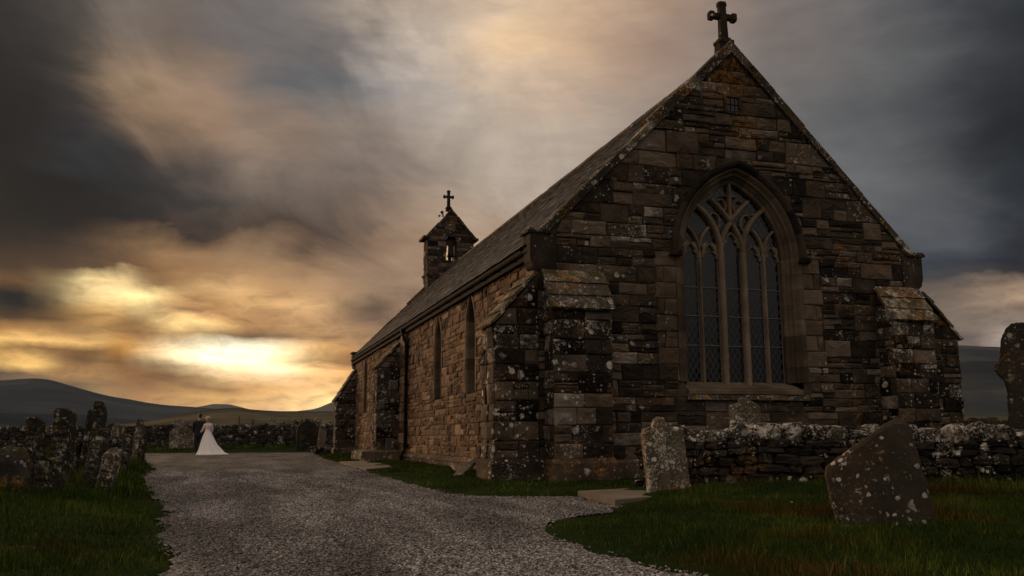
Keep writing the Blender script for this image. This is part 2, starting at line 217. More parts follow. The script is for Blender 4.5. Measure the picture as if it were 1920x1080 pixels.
def np_mesh(name, verts, tris, cols, mat, parent=None, smooth=False):
    """verts (n,3), tris (m,k) all faces of k corners"""
    me = bpy.data.meshes.new(name); n = len(verts); f, k = tris.shape
    me.vertices.add(n); me.vertices.foreach_set('co', np.ascontiguousarray(verts, dtype=np.float32).ravel())
    me.loops.add(f*k); me.loops.foreach_set('vertex_index', np.ascontiguousarray(tris, dtype=np.int32).ravel())
    me.polygons.add(f); me.polygons.foreach_set('loop_start', np.arange(0, f*k, k, dtype=np.int32))
    me.polygons.foreach_set('loop_total', np.full(f, k, dtype=np.int32))
    if smooth: me.polygons.foreach_set('use_smooth', np.ones(f, dtype=bool))
    me.update(calc_edges=True); me.validate()
    if cols is not None:
        at = me.color_attributes.new('st', 'FLOAT_COLOR', 'POINT')
        c4 = np.ones((n, 4), dtype=np.float32); c4[:, :3] = cols
        at.data.foreach_set('color', c4.ravel())
    o = bpy.data.objects.new(name, me); COL.objects.link(o); me.materials.append(mat)
    if parent: o.parent = parent
    return o
def thing(name, label, cat, loc=(0, 0, 0), rz=0, group=None):
    o = bpy.data.objects.new(name, None); COL.objects.link(o); o.location = loc; o.rotation_euler = (0, 0, rz)
    o['label'] = label; o['category'] = cat
    if group: o['group'] = group
    o.empty_display_size = .2
    return o
def tag(o, label, cat, group=None, kind=None):
    o['label'] = label; o['category'] = cat
    if group: o['group'] = group
    if kind: o['kind'] = kind
    return o
def struct(o): o['kind'] = 'structure'; return o
def stuff(o, label=None, cat=None):
    o['kind'] = 'stuff'
    if label: o['label'] = label; o['category'] = cat
    return o

# ------------------------------------------------------------------ materials
def new_mat(name):
    mt = bpy.data.materials.new(name); mt.use_nodes = True
    tt = NT(mt.node_tree); tt.n.clear()
    bs = tt.node('ShaderNodeBsdfPrincipled'); tt.node('ShaderNodeOutputMaterial', {'Surface': bs.outputs[0]})
    return mt, tt, bs
def stone_mat(name, stops, lichen=.5, orange=.25, strata=.6, grime=.6, spot=7.0, bump=.5, moss=0.0, bias=0.0, obias=0.0, blots=()):
    """tone r = stone colour, g = second random, b = how lichened"""
    mt, t, bs = new_mat(name)
    co = t.node('ShaderNodeTexCoord').outputs['Object']
    at = t.node('ShaderNodeAttribute', attribute_name='st')
    sp = t.node('ShaderNodeSeparateColor', {0: at.outputs['Color']})
    r, g, b = sp.outputs[0], sp.outputs[1], sp.outputs[2]
    off = t.vm('ADD', co, t.node('ShaderNodeCombineXYZ', {0: t.m('MULTIPLY', g, 7.3), 1: t.m('MULTIPLY', r, 5.1), 2: t.m('MULTIPLY', g, 3.7)}).outputs[0])
    n1 = t.noise(off, 3.2, 5, .62); n2 = t.noise(off, 26, 4, .65); n3 = t.noise(co, .55, 4, .6)
    st = t.noise(t.vm('MULTIPLY', off, (1.6, 1.6, 26.0)), 1.6, 3, .6, .4)
    base = t.ramp(t.m('ADD', r, t.m('MULTIPLY', t.m('SUBTRACT', n1, .5), .45)), stops)
    f = t.m('ADD', .55, t.m('MULTIPLY', n1, .9))
    f = t.m('MULTIPLY', f, t.m('ADD', .6, t.m('MULTIPLY', n2, .8)))
    f = t.m('MULTIPLY', f, t.m('ADD', 1-strata*.55, t.m('MULTIPLY', st, strata*1.1)))
    f = t.m('MULTIPLY', f, t.rng(t.m('ADD', n3, t.m('MULTIPLY', t.m('SUBTRACT', g, .5), .22)), .36, .62, 1-grime, 1.1))
    col = t.vm('SCALE', base, f)
    # warm iron staining
    col = t.mix(t.m('MULTIPLY', t.rng(t.noise(off, 1.7, 3), .55, .72), .35), col, (.13, .062, .026))
    # orange lichen
    dco = t.vm('ADD', co, t.vm('SCALE', t.node('ShaderNodeTexNoise', {'Vector': co, 'Scale': 19.0, 'Detail': 3.0}).outputs['Color'], .05))
    om = t.m('MULTIPLY', t.rng(t.noise(co, 1.25, 4, .6), .56-obias, .66-obias), t.rng(t.noise(dco, 16, 4, .6), .46, .58))
    for (sx_, sy_, sz_), rr_ in blots:   # the big orange colonies at particular places
        dl = t.vm('LENGTH', t.vm('SUBTRACT', t.vm('ADD', dco, t.vm('SCALE', t.node('ShaderNodeTexNoise', {'Vector': co, 'Scale': 3.0, 'Detail': 4.0}).outputs['Color'], .5)), (sx_+.25, sy_+.25, sz_+.25)), out=1)
        om = t.m('MAXIMUM', om, t.m('MULTIPLY', t.rng(dl, rr_, rr_*.35), t.rng(t.noise(dco, 9, 5, .68), .42, .60)))
    col = t.mix(t.m('MULTIPLY', om, orange, clamp=True), col, (.34, .15, .022))
    # pale lichen: ragged colonies of fine specks, and larger rosettes
    nf = t.noise(co, 38, 5, .72); nm = t.noise(co, 9.5, 4, .68)
    clump = t.m('ADD', t.m('MULTIPLY', t.noise(t.vm('ADD', co, (4.1, 2.2, 9.3)), 1.5, 4, .6), .75), t.m('ADD', t.m('MULTIPLY', t.m('SUBTRACT', b, .5), .34), bias))
    tot = t.rng(t.m('ADD', t.m('MULTIPLY', nf, .75), t.m('MULTIPLY', clump, .62)), .775, .84)
    tot = t.m('MAXIMUM', tot, t.rng(t.m('ADD', t.m('MULTIPLY', nm, .8), t.m('MULTIPLY', clump, .62)), .83, .88))
    for sc, am in ((spot, 1.0), (spot*2.6, .95)):
        v = t.voro(dco, sc)
        c = t.node('ShaderNodeSeparateColor', {0: v.outputs['Color']})
        rad = t.m('MULTIPLY', t.rng(c.outputs[0], .66, 1.0), .40)
        dd = t.m('ADD', v.outputs['Distance'], t.m('MULTIPLY', t.m('SUBTRACT', nf, .5), .45))
        msk = t.m('MULTIPLY', t.rng(t.m('SUBTRACT', dd, rad), .05, -.03), t.m('GREATER_THAN', rad, .05))
        msk = t.m('MULTIPLY', msk, t.m('MULTIPLY', t.rng(clump, .36, .46), am))
        tot = t.m('MAXIMUM', tot, msk)
    pal = t.mix(t.rng(t.noise(dco, 7, 3), .35, .65), (.20, .178, .135), (.62, .55, .47))
    pal = t.vm('SCALE', pal, t.m('ADD', .45, t.m('MULTIPLY', n2, 1.1)))
    col = t.mix(t.m('MULTIPLY', tot, lichen, clamp=True), col, pal)
    if moss:
        mm = t.rng(t.noise(dco, 5, 4, .6), .52, .62)
        col = t.mix(t.m('MULTIPLY', mm, moss), col, (.055, .05, .014))
    t.set(bs.inputs['Base Color'], col)
    t.set(bs.inputs['Roughness'], .88)
    bs.inputs['Specular IOR Level'].default_value = .10
    h = t.m('ADD', t.m('MULTIPLY', t.noise(off, 11, 6, .68), .6), t.m('ADD', t.m('MULTIPLY', st, strata*.8), t.m('MULTIPLY', tot, .15)))
    bp = t.node('ShaderNodeBump', {'Height': h, 'Strength': bump, 'Distance': .03})
    t.set(bs.inputs['Normal'], bp.outputs[0])
    return mt
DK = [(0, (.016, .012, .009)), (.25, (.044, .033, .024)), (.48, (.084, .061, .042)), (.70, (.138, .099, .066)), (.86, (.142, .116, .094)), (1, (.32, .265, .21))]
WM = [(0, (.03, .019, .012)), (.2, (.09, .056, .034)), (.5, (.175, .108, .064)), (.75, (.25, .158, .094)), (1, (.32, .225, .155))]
M = {}
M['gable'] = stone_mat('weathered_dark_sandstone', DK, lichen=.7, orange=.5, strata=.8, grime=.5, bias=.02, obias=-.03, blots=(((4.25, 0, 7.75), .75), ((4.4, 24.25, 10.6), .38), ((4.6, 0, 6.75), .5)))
M['buttress'] = stone_mat('lichened_buttress_stone', DK, lichen=.95, orange=.5, strata=.5, grime=.6, spot=6, bias=.05)
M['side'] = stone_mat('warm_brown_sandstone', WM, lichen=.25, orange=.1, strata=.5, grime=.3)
M['dressed'] = stone_mat('dressed_sandstone', [(0, (.07, .052, .036)), (.5, (.135, .098, .066)), (1, (.24, .182, .126))], lichen=.12, orange=.06, strata=.15, grime=.5, bump=.22)
M['coping'] = stone_mat('mossy_coping_stone', [(0, (.014, .011, .009)), (.5, (.045, .035, .026)), (1, (.095, .074, .055))], lichen=.95, orange=.8, strata=.3, grime=.35, moss=.45, bias=.05, obias=.06)
M['weathering'] = stone_mat('lichen_covered_sloped_slab', [(0, (.05, .04, .03)), (.5, (.09, .072, .052)), (1, (.14, .115, .085))], lichen=.95, orange=.75, strata=.2, grime=.5, spot=8, moss=.85, bias=.085, obias=.09, blots=(((7.9, -.3, 3.2), .8), ((.6, -.1, 3.6), .5)))
M['tracery'] = stone_mat('pale_tracery_stone', [(0, (.12, .088, .06)), (.5, (.2, .148, .102)), (1, (.3, .23, .165))], lichen=.1, orange=.06, strata=.1, grime=.35, bump=.2)
M['hood'] = stone_mat('dark_moulding', [(0, (.022, .018, .014)), (.5, (.045, .034, .025)), (1, (.075, .056, .04))], lichen=.12, orange=.05, strata=.1, grime=.5, bump=.2)  # hood mould, darker than the dressed stone
M['mortar'] = stone_mat('dark_mortar', [(0, (.05, .039, .029)), (1, (.11, .085, .062))], lichen=.2, orange=.1, strata=0, grime=.3)
M['mortar_warm'] = stone_mat('brown_mortar', [(0, (.11, .074, .047)), (1, (.19, .128, .082))], lichen=.1, orange=.0, strata=0, grime=.2)
M['grave_brown'] = stone_mat('lichen_spotted_gravestone', [(0, (.045, .037, .027)), (.5, (.085, .069, .050)), (1, (.15, .122, .088))], lichen=1.0, orange=.45, strata=.1, grime=.45, spot=7.5, bump=.6, moss=.3, bias=.045)
M['grave_pale'] = stone_mat('pale_lichen_gravestone', [(0, (.06, .048, .033)), (.5, (.11, .087, .058)), (1, (.2, .16, .115))], lichen=1.0, orange=.7, strata=.1, grime=.4, spot=11, bump=.4, bias=.09, obias=.05)
M['grave_dark'] = stone_mat('dark_mossy_gravestone', [(0, (.018, .016, .012)), (.5, (.034, .029, .022)), (1, (.06, .05, .036))], lichen=.55, orange=.6, strata=.2, grime=.4, spot=9, bump=.4, moss=.4, obias=.03)
M['drywall'] = stone_mat('black_and_white_lichened_rubble', [(0, (.009, .008, .007)), (.5, (.022, .018, .015)), (1, (.06, .047, .034))], lichen=1.0, orange=.3, strata=.6, grime=.4, spot=5.5, bump=.6, bias=.04)
M['cope'] = stone_mat('white_crusted_cope_stone', [(0, (.010, .009, .008)), (.5, (.024, .02, .017)), (1, (.07, .055, .042))], lichen=1.0, orange=.5, strata=.4, grime=.35, spot=6.0, bump=.8, bias=.13)
M['drywall_far'] = stone_mat('dark_field_wall_stone', [(0, (.02, .017, .014)), (.5, (.045, .037, .03)), (1, (.1, .083, .066))], lichen=.7, orange=.1, strata=.5, grime=.3, spot=2.2, bump=.5, bias=.05)
def plain(name, col, rough=.7, metal=0, spec=.5, var=.3, scale=8, bump=0):
    mt, t, bs = new_mat(name)
    co = t.node('ShaderNodeTexCoord').outputs['Object']
    n = t.noise(co, scale, 4, .6)
    t.set(bs.inputs['Base Color'], t.vm('SCALE', col, t.m('ADD', 1-var, t.m('MULTIPLY', n, var*2))))
    bs.inputs['Roughness'].default_value = rough; bs.inputs['Metallic'].default_value = metal
    bs.inputs['Specular IOR Level'].default_value = spec
    if bump:
        bp = t.node('ShaderNodeBump', {'Height': t.noise(co, scale*3, 4, .6), 'Strength': bump, 'Distance': .02})
        t.set(bs.inputs['Normal'], bp.outputs[0])
    return mt
M['iron'] = plain('black_cast_iron', (.007, .006, .006), .85, spec=.12)
M['wood_dark'] = plain('dark_eaves_board', (.008, .0065, .005), .9, spec=.1)
# slate: per-slate tone
mt, t, bs = new_mat('grey_roof_slate')
at = t.node('ShaderNodeAttribute', attribute_name='st'); sp = t.node('ShaderNodeSeparateColor', {0: at.outputs['Color']})
co = t.node('ShaderNodeTexCoord').outputs['Object']
base = t.ramp(t.m('ADD', sp.outputs[0], t.m('MULTIPLY', t.m('SUBTRACT', t.noise(co, 5, 4), .5), .5)), [(0, (.012, .011, .010)), (.45, (.031, .028, .027)), (.8, (.075, .066, .060)), (1, (.16, .138, .12))])
v = t.voro(t.vm('ADD', co, t.vm('SCALE', t.node('ShaderNodeTexNoise', {'Vector': co, 'Scale': 14.0}).outputs['Color'], .08)), 9)
lm = t.m('MULTIPLY', t.rng(v.outputs['Distance'], .32, .22), t.rng(t.noise(co, .9, 3), .5, .66))
t.set(bs.inputs['Base Color'], t.mix(t.m('MULTIPLY', lm, .6), base, (.2, .18, .15)))
t.set(bs.inputs['Roughness'], .65); bs.inputs['Specular IOR Level'].default_value = .25
bp = t.node('ShaderNodeBump', {'Height': t.noise(co, 30, 4), 'Strength': .35, 'Distance': .01}); t.set(bs.inputs['Normal'], bp.outputs[0])
M['slate'] = mt
# leaded glass
mt, t, bs = new_mat('leaded_window_glass')
co = t.node('ShaderNodeTexCoord').outputs['Object']
s2 = t.node('ShaderNodeSeparateXYZ', {0: co})
hx = t.m('ADD', s2.outputs[0], s2.outputs[1])
def lead(a):
    k = t.m('FRACT', a); return t.m('LESS_THAN', t.m('ABSOLUTE', t.m('SUBTRACT', k, .5)), .09)
l1 = lead(t.m('MULTIPLY', t.m('ADD', hx, t.m('MULTIPLY', s2.outputs[2], .62)), 8.2))
l2 = lead(t.m('MULTIPLY', t.m('SUBTRACT', hx, t.m('MULTIPLY', s2.outputs[2], .62)), 8.2))
ln = t.m('MAXIMUM', l1, l2)
cell = t.voro(co, 14)
t.set(bs.inputs['Base Color'], t.mix(ln, (.006, .007, .009), (.042, .039, .036)))
t.set(bs.inputs['Roughness'], t.mix(ln, (.10, .10, .10), (.5, .5, .5)))
bs.inputs['IOR'].default_value = 1.5; bs.inputs['Specular IOR Level'].default_value = .42
bp = t.node('ShaderNodeBump', {'Height': t.m('ADD', t.m('MULTIPLY', ln, .6), t.noise(co, 6, 2)), 'Strength': .25, 'Distance': .006}); t.set(bs.inputs['Normal'], bp.outputs[0])
M['glass'] = mt
# ------------------------------------------------------------------ ground
PATH = np.array([(-2.45, -15.5), (-2.5, -10.6), (-2.64, -9.95), (-2.68, -9.26), (-2.6, -7.9), (-2.1, -7.1), (-1.4, -6.6), (-.95, -5.9),
                 (-.8, -4.25), (-1.33, -4.06), (-1.93, -3.72), (-2.2, -3.0), (-2.2, 0), (-2.12, 5), (-1.95, 10.1), (-1.74, 18), (-1.4, 25), (-1.05, 29.3),
                 (.3, 32), (3, 33.5), (3, 36.0), (0, 36.2), (-4, 36.6), (-9.3, 36.2), (-15, 35.0), (-15, 31), (-9.6, 29.5), (-8.6, 26), (-7.7, 18), (-6.75, 9), (-6.6, 4.2), (-6.0, -1.5),
                 (-5.6, -4.9), (-5.5, -7.5), (-5.28, -9.1), (-5.3, -9.8), (-5.6, -11.5), (-8, -13.6), (-9, -15.5)])
def seg_dist(px, py, poly):
    """signed distance to polygon, positive outside"""
    d = np.full(px.shape, 1e9); ins = np.zeros(px.shape, bool)
    n = len(poly)
    for i in range(n):
        ax, ay = poly[i]; bx_, by_ = poly[(i+1) % n]
        ex, ey = bx_-ax, by_-ay; L2 = ex*ex+ey*ey
        tt_ = np.clip(((px-ax)*ex+(py-ay)*ey)/L2, 0, 1)
        d = np.minimum(d, (px-ax-tt_*ex)**2+(py-ay-tt_*ey)**2)
        c = ((ay > py) != (by_ > py))
        with np.errstate(divide='ignore', invalid='ignore'):
            xi = (bx_-ax)*(py-ay)/(by_-ay)+ax
        ins ^= c & (px < xi)
    d = np.sqrt(d)
    return np.where(ins, -d, d)
def sm(x, a, b):
    t_ = np.clip((x-a)/(b-a), 0, 1); return t_*t_*(3-2*t_)
def gbump(x, y, cx, cy, sx, sy): return np.exp(-((x-cx)/sx)**2-((y-cy)/sy)**2)
def wob(x, y): return (np.sin(x*2.1+y*1.3)+np.sin(x*1.1-y*2.7+1)+np.sin(x*4.3+y*3.9+2)*.5+np.sin(x*7.7-y*6.1)*.3)
def gz(x, y, s=None):
    x = np.asarray(x, float); y = np.asarray(y, float)
    if s is None: s = seg_dist(x, y, PATH)
    s = s+.05*wob(x*1.7, y*1.7)
    z = -.035+.05*sm(s, -.08, .12)+.03*sm(s, .1, .9)
    z = z-.06*gbump(x, y, 1.2, -.9, 6.5, 1.6)*sm(s, 0, .4)
    z = z+(.11*gbump(x, y, 1.5, -5.4, 2.0, 1.2)+.03*gbump(x, y, .3, -6.6, .5, .4)+.035*gbump(x, y, -.6, -6.2, .35, .5)+.03*gbump(x, y, -.9, -7.4, .8, 1.2))*sm(s, .05, 1.0)
    z = z+(.24*gbump(x, y, -7.6, 8.2, .9, 2.2)+.22*gbump(x, y, -8.2, 1.5, 1.3, 4.5)+.14*gbump(x, y, -7.6, -4, 1.6, 4))*sm(s, .05, .8)
    z = z+.012*wob(x*2.3, y*2.3)*sm(s, .1, .5)
    dep = (x-CAMP.x)*.295+(y-CAMP.y)*.955
    z = z+.26*sm(dep, 44, 54)
    return z
def gz1(x, y): return float(gz(np.array([x]), np.array([y]))[0])

# ground material: turf, getting to fields far off
mt, t, bs = new_mat('turf_and_fields')
co = t.node('ShaderNodeTexCoord').outputs['Object']
n1 = t.noise(co, .9, 5, .6); n2 = t.noise(co, 14, 4, .65); n3 = t.noise(co, .012, 4, .6)
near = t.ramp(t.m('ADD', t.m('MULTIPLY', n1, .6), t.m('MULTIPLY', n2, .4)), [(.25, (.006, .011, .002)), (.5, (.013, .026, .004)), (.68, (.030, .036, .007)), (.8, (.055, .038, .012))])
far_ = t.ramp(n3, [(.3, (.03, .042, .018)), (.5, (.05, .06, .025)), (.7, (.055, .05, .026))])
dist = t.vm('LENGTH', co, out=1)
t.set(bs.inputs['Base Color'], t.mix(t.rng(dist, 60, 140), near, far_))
t.set(bs.inputs['Roughness'], 1.0); bs.inputs['Specular IOR Level'].default_value = .03
bp = t.node('ShaderNodeBump', {'Height': t.noise(co, 22, 5, .7), 'Strength': .8, 'Distance': .03}); t.set(bs.inputs['Normal'], bp.outputs[0])
M['ground'] = mt
# polar grid round the camera, out to the horizon
rad = np.concatenate([[0], np.geomspace(.6, 70, 230), np.geomspace(75, 26000, 60)])
na = 420
# finer in the direction looked at
ua = np.linspace(0, 1, na, endpoint=False)
ang = .3+2*np.pi*(ua-.5)
ang = .3+np.where(np.abs(ua-.5) < .36, (ua-.5)/.36*.75, np.sign(ua-.5)*(.75+(np.abs(ua-.5)-.36)/.14*(np.pi-.75)))
RR, AA = np.meshgrid(rad, ang, indexing='ij')
gx = CAMP.x+RR*np.sin(AA); gy = CAMP.y+RR*np.cos(AA)
gzz = gz(gx, gy)
vv = np.stack([gx, gy, gzz], -1).reshape(-1, 3)
i, j = np.meshgrid(np.arange(len(rad)-1), np.arange(na), indexing='ij')
j2 = (j+1) % na
q = np.stack([i*na+j, i*na+j2, (i+1)*na+j2, (i+1)*na+j], -1).reshape(-1, 4)[:, ::-1]
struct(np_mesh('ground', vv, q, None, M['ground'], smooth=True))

# gravel path
mt, t, bs = new_mat('grey_brown_gravel')
co = t.node('ShaderNodeTexCoord').outputs['Object']
v = t.voro(co, 50); v2 = t.voro(co, 23)
c = t.node('ShaderNodeSeparateColor', {0: v.outputs['Color']})
base = t.ramp(c.outputs[0], [(0, (.04, .035, .032)), (.4, (.20, .179, .167)), (.75, (.32, .286, .266)), (.93, (.40, .36, .33)), (1, (.52, .475, .44))])
big = t.noise(t.vm('MULTIPLY', co, (1.6, .35, 1)), .7, 5, .6)
base = t.vm('SCALE', base, t.m('MULTIPLY', t.rng(v.outputs['Distance'], .75, .2, .25, 1.0), t.rng(big, .36, .66, .55, 1.3)))
base = t.mix(t.m('MULTIPLY', t.rng(t.noise(co, 1.1, 4), .58, .7), .35), base, (.09, .06, .035))
t.set(bs.inputs['Base Color'], base); t.set(bs.inputs['Roughness'], .85); bs.inputs['Specular IOR Level'].default_value = .12
h = t.m('SUBTRACT', 1.0, v.outputs['Distance']); h = t.m('ADD', h, t.m('MULTIPLY', t.m('SUBTRACT', 1.0, v2.outputs['Distance']), .6))
bp = t.node('ShaderNodeBump', {'Height': h, 'Strength': .9, 'Distance': .02}); t.set(bs.inputs['Normal'], bp.outputs[0])
M['gravel'] = mt
bm = bmesh.new()
dens = []
for k in range(len(PATH)):
    a = Vector(PATH[k]); b = Vector(PATH[(k+1) % len(PATH)]); n_ = max(1, int((b-a).length/.25)) if a.y < 12 else max(1, int((b-a).length/1.0))
    nn = Vector((-(b-a).y, (b-a).x)).normalized()
    for e in range(n_):
        p = a.lerp(b, e/n_); wv = .07*math.sin(p.x*5+p.y*4.1)+.05*math.sin(p.x*9.3-p.y*11)
        dens.append((p.x+nn.x*wv, p.y+nn.y*wv))
vs = [bm.verts.new((x, y, 0)) for x, y in dens]
f = bm.faces.new(vs); f.normal_update(); bmesh.ops.triangulate(bm, faces=[f])
bmesh.ops.recalc_face_normals(bm, faces=bm.faces)
if next(iter(bm.faces)).normal.z < 0: bmesh.ops.reverse_faces(bm, faces=bm.faces)
me = bpy.data.meshes.new('gravel_path'); bm.to_mesh(me); bm.free()
o = bpy.data.objects.new('gravel_path', me); COL.objects.link(o); me.materials.append(M['gravel']); struct(o)

# loose pebbles on the near half of the path
mt, t, bs = new_mat('gravel_pebble')
at = t.node('ShaderNodeAttribute', attribute_name='st'); sp = t.node('ShaderNodeSeparateColor', {0: at.outputs['Color']})
base = t.ramp(sp.outputs[0], [(0, (.035, .031, .029)), (.35, (.17, .152, .143)), (.7, (.30, .268, .25)), (.93, (.39, .35, .325)), (1, (.56, .51, .47))])
co = t.node('ShaderNodeTexCoord').outputs['Object']
t.set(bs.inputs['Base Color'], t.vm('SCALE', base, t.rng(t.noise(t.vm('MULTIPLY', co, (1.6, .35, 1)), .7, 5, .6), .36, .66, .55, 1.3)))
t.set(bs.inputs['Roughness'], .8); bs.inputs['Specular IOR Level'].default_value = .15
M['pebble'] = mt
rg = np.random.default_rng(3)
def pebbles(name, x0, x1, y0, y1, n, smin, smax, edge=.05):
    x = rg.uniform(x0, x1, n); y = y0+(y1-y0)*rg.uniform(0, 1, n)
    s = seg_dist(x, y, PATH)
    k = s < rg.uniform(-.25, edge, n)
    x, y, s = x[k], y[k], s[k]; n = len(x)
    ico_v = []
    ph = (1+5**.5)/2
    for a, b in ((-1, ph), (1, ph), (-1, -ph), (1, -ph)): ico_v += [(a, b, 0)]
    for a, b in ((-1, ph), (1, ph), (-1, -ph), (1, -ph)): ico_v += [(0, a, b)]
    for a, b in ((ph, -1), (ph, 1), (-ph, -1), (-ph, 1)): ico_v += [(a, 0, b)]
    ico_v = np.array(ico_v)/1.9
    ico_f = np.array([(0,11,5),(0,5,1),(0,1,7),(0,7,10),(0,10,11),(1,5,9),(5,11,4),(11,10,2),(10,7,6),(7,1,8),(3,9,4),(3,4,2),(3,2,6),(3,6,8),(3,8,9),(4,9,5),(2,4,11),(6,2,10),(8,6,7),(9,8,1)])
    sz = rg.uniform(smin, smax, n)**1.0
    V = ico_v[None]*(1+rg.uniform(-.28, .28, (n, 12, 1)))
    V = V*np.stack([rg.uniform(.7, 1.25, n), rg.uniform(.7, 1.25, n), rg.uniform(.4, .8, n)], -1)[:, None]
    th = rg.uniform(0, 6.28, n); ti = rg.uniform(-.5, .5, n)
    ct, s_t = np.cos(ti)[:, None], np.sin(ti)[:, None]
    Y = V[..., 1]*ct-V[..., 2]*s_t; Z = V[..., 1]*s_t+V[..., 2]*ct
    c_, s_ = np.cos(th)[:, None], np.sin(th)[:, None]
    X = V[..., 0]*c_-Y*s_; Y = V[..., 0]*s_+Y*c_
    P = np.stack([X*sz[:, None]+x[:, None], Y*sz[:, None]+y[:, None], Z*sz[:, None]+(np.maximum(0, gz(x, y, s)))[:, None]*(s > 0)[:, None]+sz[:, None]*.25], -1)
    F = (ico_f[None]+np.arange(n)[:, None, None]*12)
    tone = np.repeat(np.stack([rg.uniform(0, 1, n), rg.uniform(0, 1, n), np.zeros(n)], -1), 12, 0)
    o = np_mesh(name, P.reshape(-1, 3), F.reshape(-1, 3), tone, M['pebble'])
    return stuff(o)
pebbles('gravel', -6.6, -.6, -12.2, -8.0, 60000, .005, .0112)
pebbles('gravel', -6.6, -.6, -8.0, -2.5, 56000, .005, .0112)
pebbles('gravel', -7.2, -1.8, -2.5, 8, 40000, .0065, .013)

# worn slabs in the grass
def slab_patch(name, pts, mat, z0=-.05, z1=.03):
    mb = MB(); n_ = len(pts)
    mb.add([(x, y, z1) for x, y in pts]+[(x, y, z0) for x, y in pts], [tuple(range(n_))]+[(k, n_+k, n_+(k+1) % n_, (k+1) % n_) for k in range(n_)], (.8, .5, .1))
    return struct(mb.build(name, mat))
M['paving'] = stone_mat('pale_paving_stone', [(0, (.13, .105, .08)), (1, (.2, .165, .125))], lichen=.3, orange=.1, strata=.1, grime=.25, bump=.3)
SLAB1 = [(-1.0, -5.85), (-.45, -5.55), (1.4, -4.3), (1.7, -3.4), (.2, -3.85), (-.78, -4.18)]
SLAB2 = [(-2.05, 5.6), (-1.2, 6.4), (-.95, 12.8), (-1.9, 12.2)]
slab_patch('paving', SLAB1, M['paving'], -.06, .065)
slab_patch('paving', SLAB2, M['paving'], -.06, .045)

# ------------------------------------------------------------------ hills: each crest at its own distance
def dir_az(az, d): return CAMP.x+d*math.sin(az), CAMP.y+d*math.cos(az)
def hill_mat(name, stops, sc, bands=0):
    mt, t, bs = new_mat(name)
    co = t.node('ShaderNodeTexCoord').outputs['Object']
    n = t.noise(t.vm('MULTIPLY', co, (1, 1, 3)), sc, 5, .6); f = t.noise(co, sc*6, 4, .6)
    col = t.ramp(t.m('ADD', t.m('MULTIPLY', n, .75), t.m('MULTIPLY', f, .25)), stops)
    if bands:
        vv_ = t.voro(t.vm('MULTIPLY', co, (1, 1.5, 2)), bands)
        fc = t.node('ShaderNodeSeparateColor', {0: vv_.outputs['Color']}).outputs[0]
        col = t.vm('SCALE', col, t.rng(fc, 0, 1, .65, 1.35))
    t.set(bs.inputs['Base Color'], col); t.set(bs.inputs['Roughness'], 1.0); bs.inputs['Specular IOR Level'].default_value = 0.0
    return mt
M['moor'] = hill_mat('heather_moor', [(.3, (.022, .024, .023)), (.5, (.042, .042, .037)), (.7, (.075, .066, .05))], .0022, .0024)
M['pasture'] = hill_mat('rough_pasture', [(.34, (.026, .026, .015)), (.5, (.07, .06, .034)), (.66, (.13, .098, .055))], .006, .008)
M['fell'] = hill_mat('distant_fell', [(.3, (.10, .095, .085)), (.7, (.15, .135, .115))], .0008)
def hill(name, prof, D, mat, back=1.5, foot=.45, seed=0, rough=.02):
    """prof: (azimuth deg, elevation deg) of the crest as seen from the churchyard"""
    A = np.array([p[0] for p in prof]); E = np.array([p[1] for p in prof])
    az_ = np.linspace(A[0], A[-1], 220); e_ = np.interp(az_, A, E)
    ker = np.ones(9)/9; e_ = np.convolve(np.pad(e_, 4, mode='edge'), ker, 'valid')
    fr = np.concatenate([np.linspace(foot, 1, 16), np.linspace(1, back, 8)[1:]])
    V = []
    for iA, a in enumerate(az_):
        for f_ in fr:
            d = D*f_*(1+.04*mnoise.noise((a*.35, f_*2.0, seed)))
            s = (f_-foot)/(1-foot) if f_ <= 1 else 1-(f_-1)/(back-1)*.9
            s = s*s*(3-2*s)*.55+s*.45 if f_ <= 1 else s
            cz = math.tan(math.radians(max(e_[iA], .01)))*D+.75
            x, y = dir_az(math.radians(a), d)
            k = mnoise.noise((x/D*9+seed, y/D*9, seed))*rough*cz*min(1, (1-abs(2*s-1))*3) if f_ != 1 else mnoise.noise((a*.8, seed, 0))*.012*cz
            V.append((x, y, cz*s+k-(0.5 if s <= 0 else 0)))
    nf = len(fr); n_ = len(az_)
    i, j = np.meshgrid(np.arange(n_-1), np.arange(nf-1), indexing='ij')
    q = np.stack([i*nf+j, (i+1)*nf+j, (i+1)*nf+j+1, i*nf+j+1], -1).reshape(-1, 4)[:, ::-1]
    return struct(np_mesh(name, np.array(V), q, None, mat, smooth=True))
hill('hill', [(-23.47,1.67),(-18.31,2.36),(-14.85,2.94),(-12.37,3.24),(-11.08,3.33),(-10.01,3.27),(-8.91,2.99),(-6.93,2.47),(-5.2,2.15),(-4.03,1.98),(-1.94,1.8),(0.51,1.65),(2.71,1.43),(5.27,1.04),(8.54,0.54)], 3600, M['moor'], seed=4)
hill('hill', [(-10.6,0.33),(-8.2,0.65),(-5.41,0.89),(-3.98,1.17),(-2.52,1.45),(-1.02,1.68),(0.2,1.81),(1.44,1.66),(2.7,1.59),(3.97,1.63),(5.26,1.59),(6.55,1.56),(9.18,1.43),(12.51,0.95),(15.19,0.44)], 1400, M['pasture'], seed=7)
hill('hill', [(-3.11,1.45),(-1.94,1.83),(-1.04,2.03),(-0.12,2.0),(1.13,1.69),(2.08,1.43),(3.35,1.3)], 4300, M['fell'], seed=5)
hill('hill', [(2.39,1.43),(3.97,1.59),(4.93,1.69),(5.57,1.95),(6.53,2.45),(7.83,3.21),(9.81,3.69),(12.49,3.96),(15.19,3.55),(18.57,2.59),(22.58,1.23)], 4300, M['fell'], seed=5)
